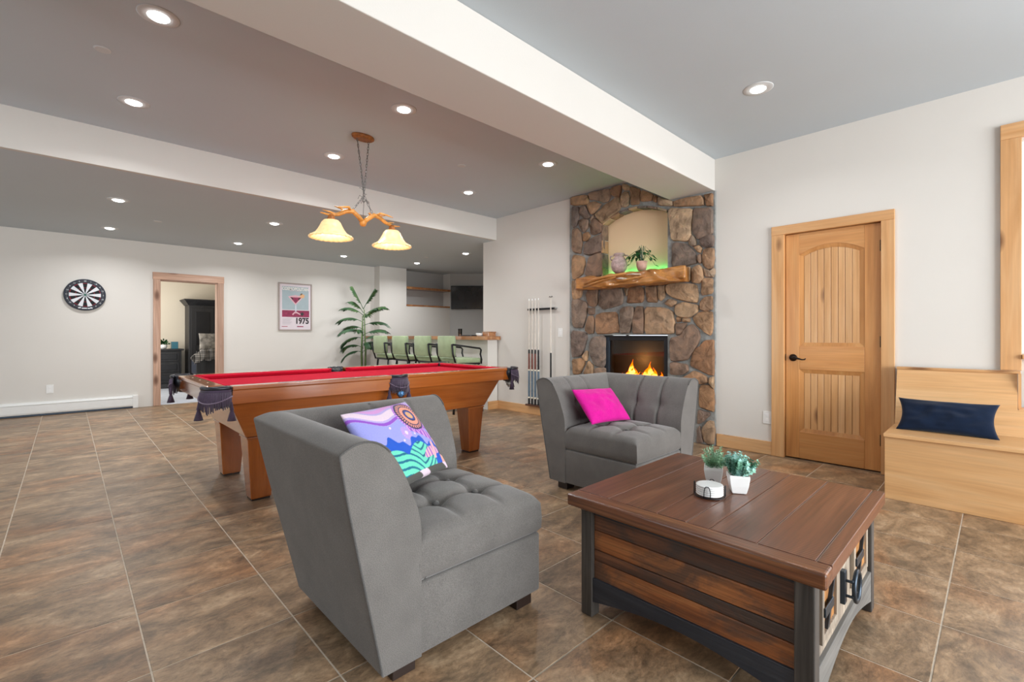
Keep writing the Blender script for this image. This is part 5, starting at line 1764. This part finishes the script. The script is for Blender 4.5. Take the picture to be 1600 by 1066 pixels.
slabq(tvc, .49, 1.73, 2.278, .02, .055).build('housing', M['black'], tv, bevel=.003)
slabq(tvc, .478, 1.745, 2.266, .055, .057).build('screen', plain('dark_screen', (.012, .012, .014), .12, var=.3, nscale=3), tv)
slabq(tvc, .12, 1.9, 2.1, .0, .02).build('wall_bracket', M['black'], tv)
for (z0, z1, lb, d) in ((2.135, 2.185, 'upper wood shelf in the recess above the bar', .05), (1.756, 1.790, 'lower wood shelf in the recess above the bar', .02)):
    n = 14
    xs = [NX0 + .003 + (NX1 - NX0 - .006) * k / n for k in range(n + 1)]
    sh = MB().prism([(x, YA - d * .5 + .02 * mnoise.noise(Vector((x * 4, z0, 0)))) for x in xs] + [(xs[-1], YA + .268), (xs[0], YA + .268)], 'z', z0, z1).build('wall_shelf', M['slab'])
    tag(sh, lb, 'shelf')
bw = empty('napkin_box', (4.60, 5.30, 1.10))
tag(bw, 'brown wooden box on the near end of the bar', 'box')
bx('body', (4.55, 5.265, 1.101, 4.70, 5.40, 1.155), M['slab'], bw, bevel=.006)
bx('lid', (4.545, 5.26, 1.155, 4.705, 5.405, 1.170), M['slab'], bw, bevel=.004)
bowl = MB().lathe([(0, 0), (.025, 0), (.048, .022), (.052, .045), (.046, .045), (.04, .024), (0, .01)], (4.50, 5.42, 1.101), 20).build('bowl', M['ceramic'], smooth=True)
tag(bowl, 'small white bowl beside the wooden box on the bar', 'bowl')
tray = bx('tray', (4.56, 5.68, 1.101, 4.73, 5.98, 1.118), M['black'], bevel=.004)
tag(tray, 'flat black tray lying on the bar slab', 'tray')
gls = MB().lathe([(0, 0), (.03, 0), (.034, .12), (.031, .12), (.027, .008), (0, .008)], (4.66, 6.10, 1.101), 16).build('drinking_glass', M['glass'], smooth=True)
tag(gls, 'clear drinking glass on the bar behind the tray', 'glass')

# ================================================================ tall artificial palm
random.seed(8)
pm = empty('palm', (4.16, 8.52, 0))
tag(pm, 'tall leafy palm against the back wall behind the bar stools', 'plant')
MB().lathe([(0, 0.001), (.13, 0.001), (.17, .30), (.175, .32), (.155, .32), (.15, .28), (0, .28)], (4.16, 8.52, 0), 24).build('pot', M['black'], pm, smooth=True)
pgm = NT('palm_green')
pn = pgm.noise(pgm.coords(rand=20), 6, 3)
pgm.base(pgm.ramp([(.3, (.018, .060, .030)), (.55, (.045, .115, .040)), (.75, (.13, .19, .055))], pn))
pgm.set(Roughness=.45)
stm = plain('palm_stem', (.10, .16, .05), .5, var=.3)
for k in range(4):
    a = k * 1.7
    MB().tube([(4.16 + .04 * math.cos(a), 8.52 + .04 * math.sin(a), .28), (4.16 + .05 * math.cos(a), 8.52 + .05 * math.sin(a), .8), (4.16 + .02 * math.cos(a), 8.52 + .02 * math.sin(a), 1.25 + .12 * k)], [.018, .015, .009], 8).build('stem', stm, pm, smooth=True)


def frond(base, az, el, L, droop):
    d = Vector((math.cos(az), math.sin(az), 0))
    pts = []
    for k in range(13):
        t = k / 12
        pts.append(Vector(base) + d * (L * t * math.cos(el) * (1 - .1 * t)) + Vector((0, 0, L * math.sin(el) * t - droop * L * t ** 2.2)))
    m = MB()
    m.tube(pts, [.007 * (1 - .8 * k / 12) for k in range(13)], 5)
    side = d.cross(Vector((0, 0, 1)))
    for k2 in range(5, 25):
        k = min(12, k2 // 2)
        p = pts[k].lerp(pts[min(k + 1, 12)], .5 * (k2 % 2))
        tg = (pts[min(k + 1, 12)] - pts[k - 1]).normalized()
        for s in (-1, 1):
            ll = L * (.46 if k < 10 else .34) * random.uniform(.85, 1.1) * math.sin(PI * (.25 + .62 * (k - 3) / 9))
            ld = (tg * 1.0 + side * s * .55 + Vector((0, 0, -.30))).normalized()
            wd = tg.cross(ld).cross(ld).normalized() * .016
            q1 = p + ld * ll * .4
            q2 = p + ld * ll * .75 + Vector((0, 0, -.02))
            q3 = p + ld * ll + Vector((0, 0, -.05))
            m.add([p, q1 + wd, q2 + wd * .7, q3, q2 - wd * .7, q1 - wd], [(0, 1, 5), (1, 2, 4, 5), (2, 3, 4)])
    return m.build('frond', pgm.m, pm)


sp_ = [(1.62, 2.45, 1.15, .52, .12), (1.62, -.75, 1.10, .50, .15), (1.50, 2.35, .70, .50, .35), (1.50, -.7, .62, .52, .25), (1.36, 2.5, .55, .55, .45), (1.30, -.55, .45, .52, .35),
       (1.22, 2.2, .55, .50, .5), (1.12, -.8, .50, .52, .30), (1.05, 2.4, .30, .48, .55), (.95, -.6, .35, .46, .40), (.86, 2.35, .55, .50, .55), (.78, 2.6, .35, .45, .6), (.80, -.7, .6, .45, .5),
       (1.55, 2.0, .9, .46, .3), (1.42, -1.1, .85, .46, .3), (1.0, -1.2, .6, .5, .4), (1.18, 2.9, .4, .5, .4), (1.40, .8, .8, .40, .4), (1.1, 3.9, .7, .45, .4), (.9, 4.6, .6, .45, .5)]
for (z, az, el, L, dr) in sp_:
    frond((4.16, 8.52, z), az, el, L, dr)

# ================================================================ bedroom seen through the doorway
dr = empty('dresser', (1.45, 12.1, 0))
tag(dr, 'black dresser with three drawers in the bedroom', 'dresser')
bx('carcass', (1.02, 11.98, .10, 1.76, 12.42, .79), M['dark_wood'], dr, bevel=.006)
bx('top_board', (.99, 11.94, .79, 1.80, 12.43, .825), M['dark_wood'], dr, bevel=.006)
bx('plinth', (1.0, 11.965, .005, 1.78, 12.42, .10), M['dark_wood'], dr, bevel=.004)
for z in (.13, .35, .57):
    d_ = bx('drawer', (1.06, 11.962, z, 1.72, 11.98, z + .19), M['dark_wood'], dr, bevel=.006)
    bx('raised_panel', (1.10, 11.950, z + .035, 1.68, 11.963, z + .155), M['black'], d_, bevel=.008)
    MB().lathe([(0, 0), (.008, 0), (.014, -.02), (0, -.025)], (1.39, 11.95, z + .095), 10, 'y').build('knob', M['bronze'], d_)
wr = empty('wardrobe', (2.35, 12.1, 0))
tag(wr, 'tall black wardrobe with crown moulding in the bedroom', 'wardrobe')
bx('carcass', (1.885, 11.95, .02, 2.80, 12.42, 1.76), M['dark_wood'], wr, bevel=.006)
MB().hexa([(1.875, 11.94, 1.76), (2.81, 11.94, 1.76), (2.81, 12.43, 1.76), (1.875, 12.43, 1.76)], [(1.80, 11.86, 1.86), (2.88, 11.86, 1.86), (2.88, 12.44, 1.86), (1.80, 12.44, 1.86)]).build('crown', M['dark_wood'], wr)
bx('crown_cap', (1.79, 11.85, 1.86, 2.89, 12.44, 1.885), M['dark_wood'], wr, bevel=.004)
for (x0, x1) in ((1.93, 2.335), (2.345, 2.76)):
    d_ = bx('door', (x0, 11.93, .08, x1, 11.95, 1.70), M['dark_wood'], wr, bevel=.004)
    for (z0, z1) in ((.16, .80), (.90, 1.62)):
        bx('raised_panel', (x0 + .07, 11.918, z0, x1 - .07, 11.931, z1), M['black'], d_, bevel=.008)
bd = empty('bed', (2.35, 10.9, 0))
tag(bd, 'black panel bed end seen through the doorway', 'bed')
bx('footboard', (1.86, 11.00, .006, 3.3, 11.06, .80), M['dark_wood'], bd, bevel=.01)
bx('mattress', (1.90, 11.07, .30, 3.3, 11.80, .62), M['navy_fabric'], bd, bevel=.04, seg=3)
pw_ = pillow('throw_pillow', .42, .34, .10, M['cushion'], .05)
place(pw_, (2.13, 11.11, .985), (1, 0, 0), (0, .2, 1))
tag(pw_, 'grey patterned pillow on the bed behind the doorway', 'pillow')
plaid = NT('plaid_throw')
pc = plaid.n('ShaderNodeTexCoord')
for_ = []
sepx = plaid.n('ShaderNodeSeparateXYZ')
plaid.l(pc.outputs['Object'], sepx.inputs[0])
bands = []
for i in (0, 2):
    mm = plaid.n('ShaderNodeMath', operation='SINE')
    ml = plaid.n('ShaderNodeMath', operation='MULTIPLY')
    ml.inputs[1].default_value = 55
    plaid.l(sepx.outputs[i], ml.inputs[0]); plaid.l(ml.outputs[0], mm.inputs[0])
    bands.append(plaid.ramp([(.3, (.30, .29, .28)), (.45, (.75, .72, .68)), (.8, (.85, .82, .78)), (.9, (.2, .2, .2))], mm.outputs[0]))
plaid.base(plaid.mix(bands[0], bands[1], 1, 'MULTIPLY'))
plaid.set(Roughness=.95)
vv, ff = [], []
n1, n2 = 24, 18
for i in range(n1 + 1):
    for j in range(n2 + 1):
        s, t = i / n1, j / n2
        x = 1.80 + .38 * s + .03 * math.sin(t * 7)
        a = (t - .35) * 2.4
        y = 10.965 + .075 * math.tanh(a * 2) + .012 * math.sin(s * 14)
        z = .845 - .34 * max(0, .35 - t) * 2.0 * (1 - .25 * abs(s - .6)) - .25 * max(0, t - .35) - .18 * max(0, .35 - s) * 1.8 + .012 * math.sin(s * 17 + t * 3)
        if t < .35: y -= .03 * math.sin(s * 11) ** 2
        vv.append((x, y, z))
for i in range(n1):
    for j in range(n2):
        a = i * (n2 + 1) + j
        ff.append((a, a + n2 + 1, a + n2 + 2, a + 1))
th = MB().add(vv, ff).build('throw_blanket', plaid.m, smooth=True)
md = th.modifiers.new('thick', 'SOLIDIFY'); md.thickness = .012
tag(th, 'grey plaid throw draped over the corner of the bed end', 'blanket')
bb = bx('jewelry_box', (1.60, 12.06, .826, 1.715, 12.18, .975), plain('teal_box', (.02, .13, .18), .4), bevel=.006)
tag(bb, 'small teal blue box on the bedroom dresser', 'box')
bp = empty('potted_plant', (1.45, 12.08, .826))
tag(bp, 'small green plant in a white pot on the bedroom dresser', 'plant')
MB().lathe([(0, 0), (.05, 0), (.08, .04), (.075, .09), (0, .09)], (1.45, 12.08, .826), 20).build('pot', M['ceramic'], bp, smooth=True)
f = MB()
for k in range(60):
    az, el = random.uniform(0, 6.28), random.uniform(0, 1.4)
    d = Vector((math.cos(az) * math.cos(el), math.sin(az) * math.cos(el), math.sin(el)))
    p = Vector((1.45, 12.08, .92)) + d * random.uniform(.03, .11)
    s_ = d.orthogonal() * .02
    f.add([p - d * .02, p + s_, p + d * .035, p - s_], [(0, 1, 2), (0, 2, 3)])
f.build('foliage', leaf_m, bp)
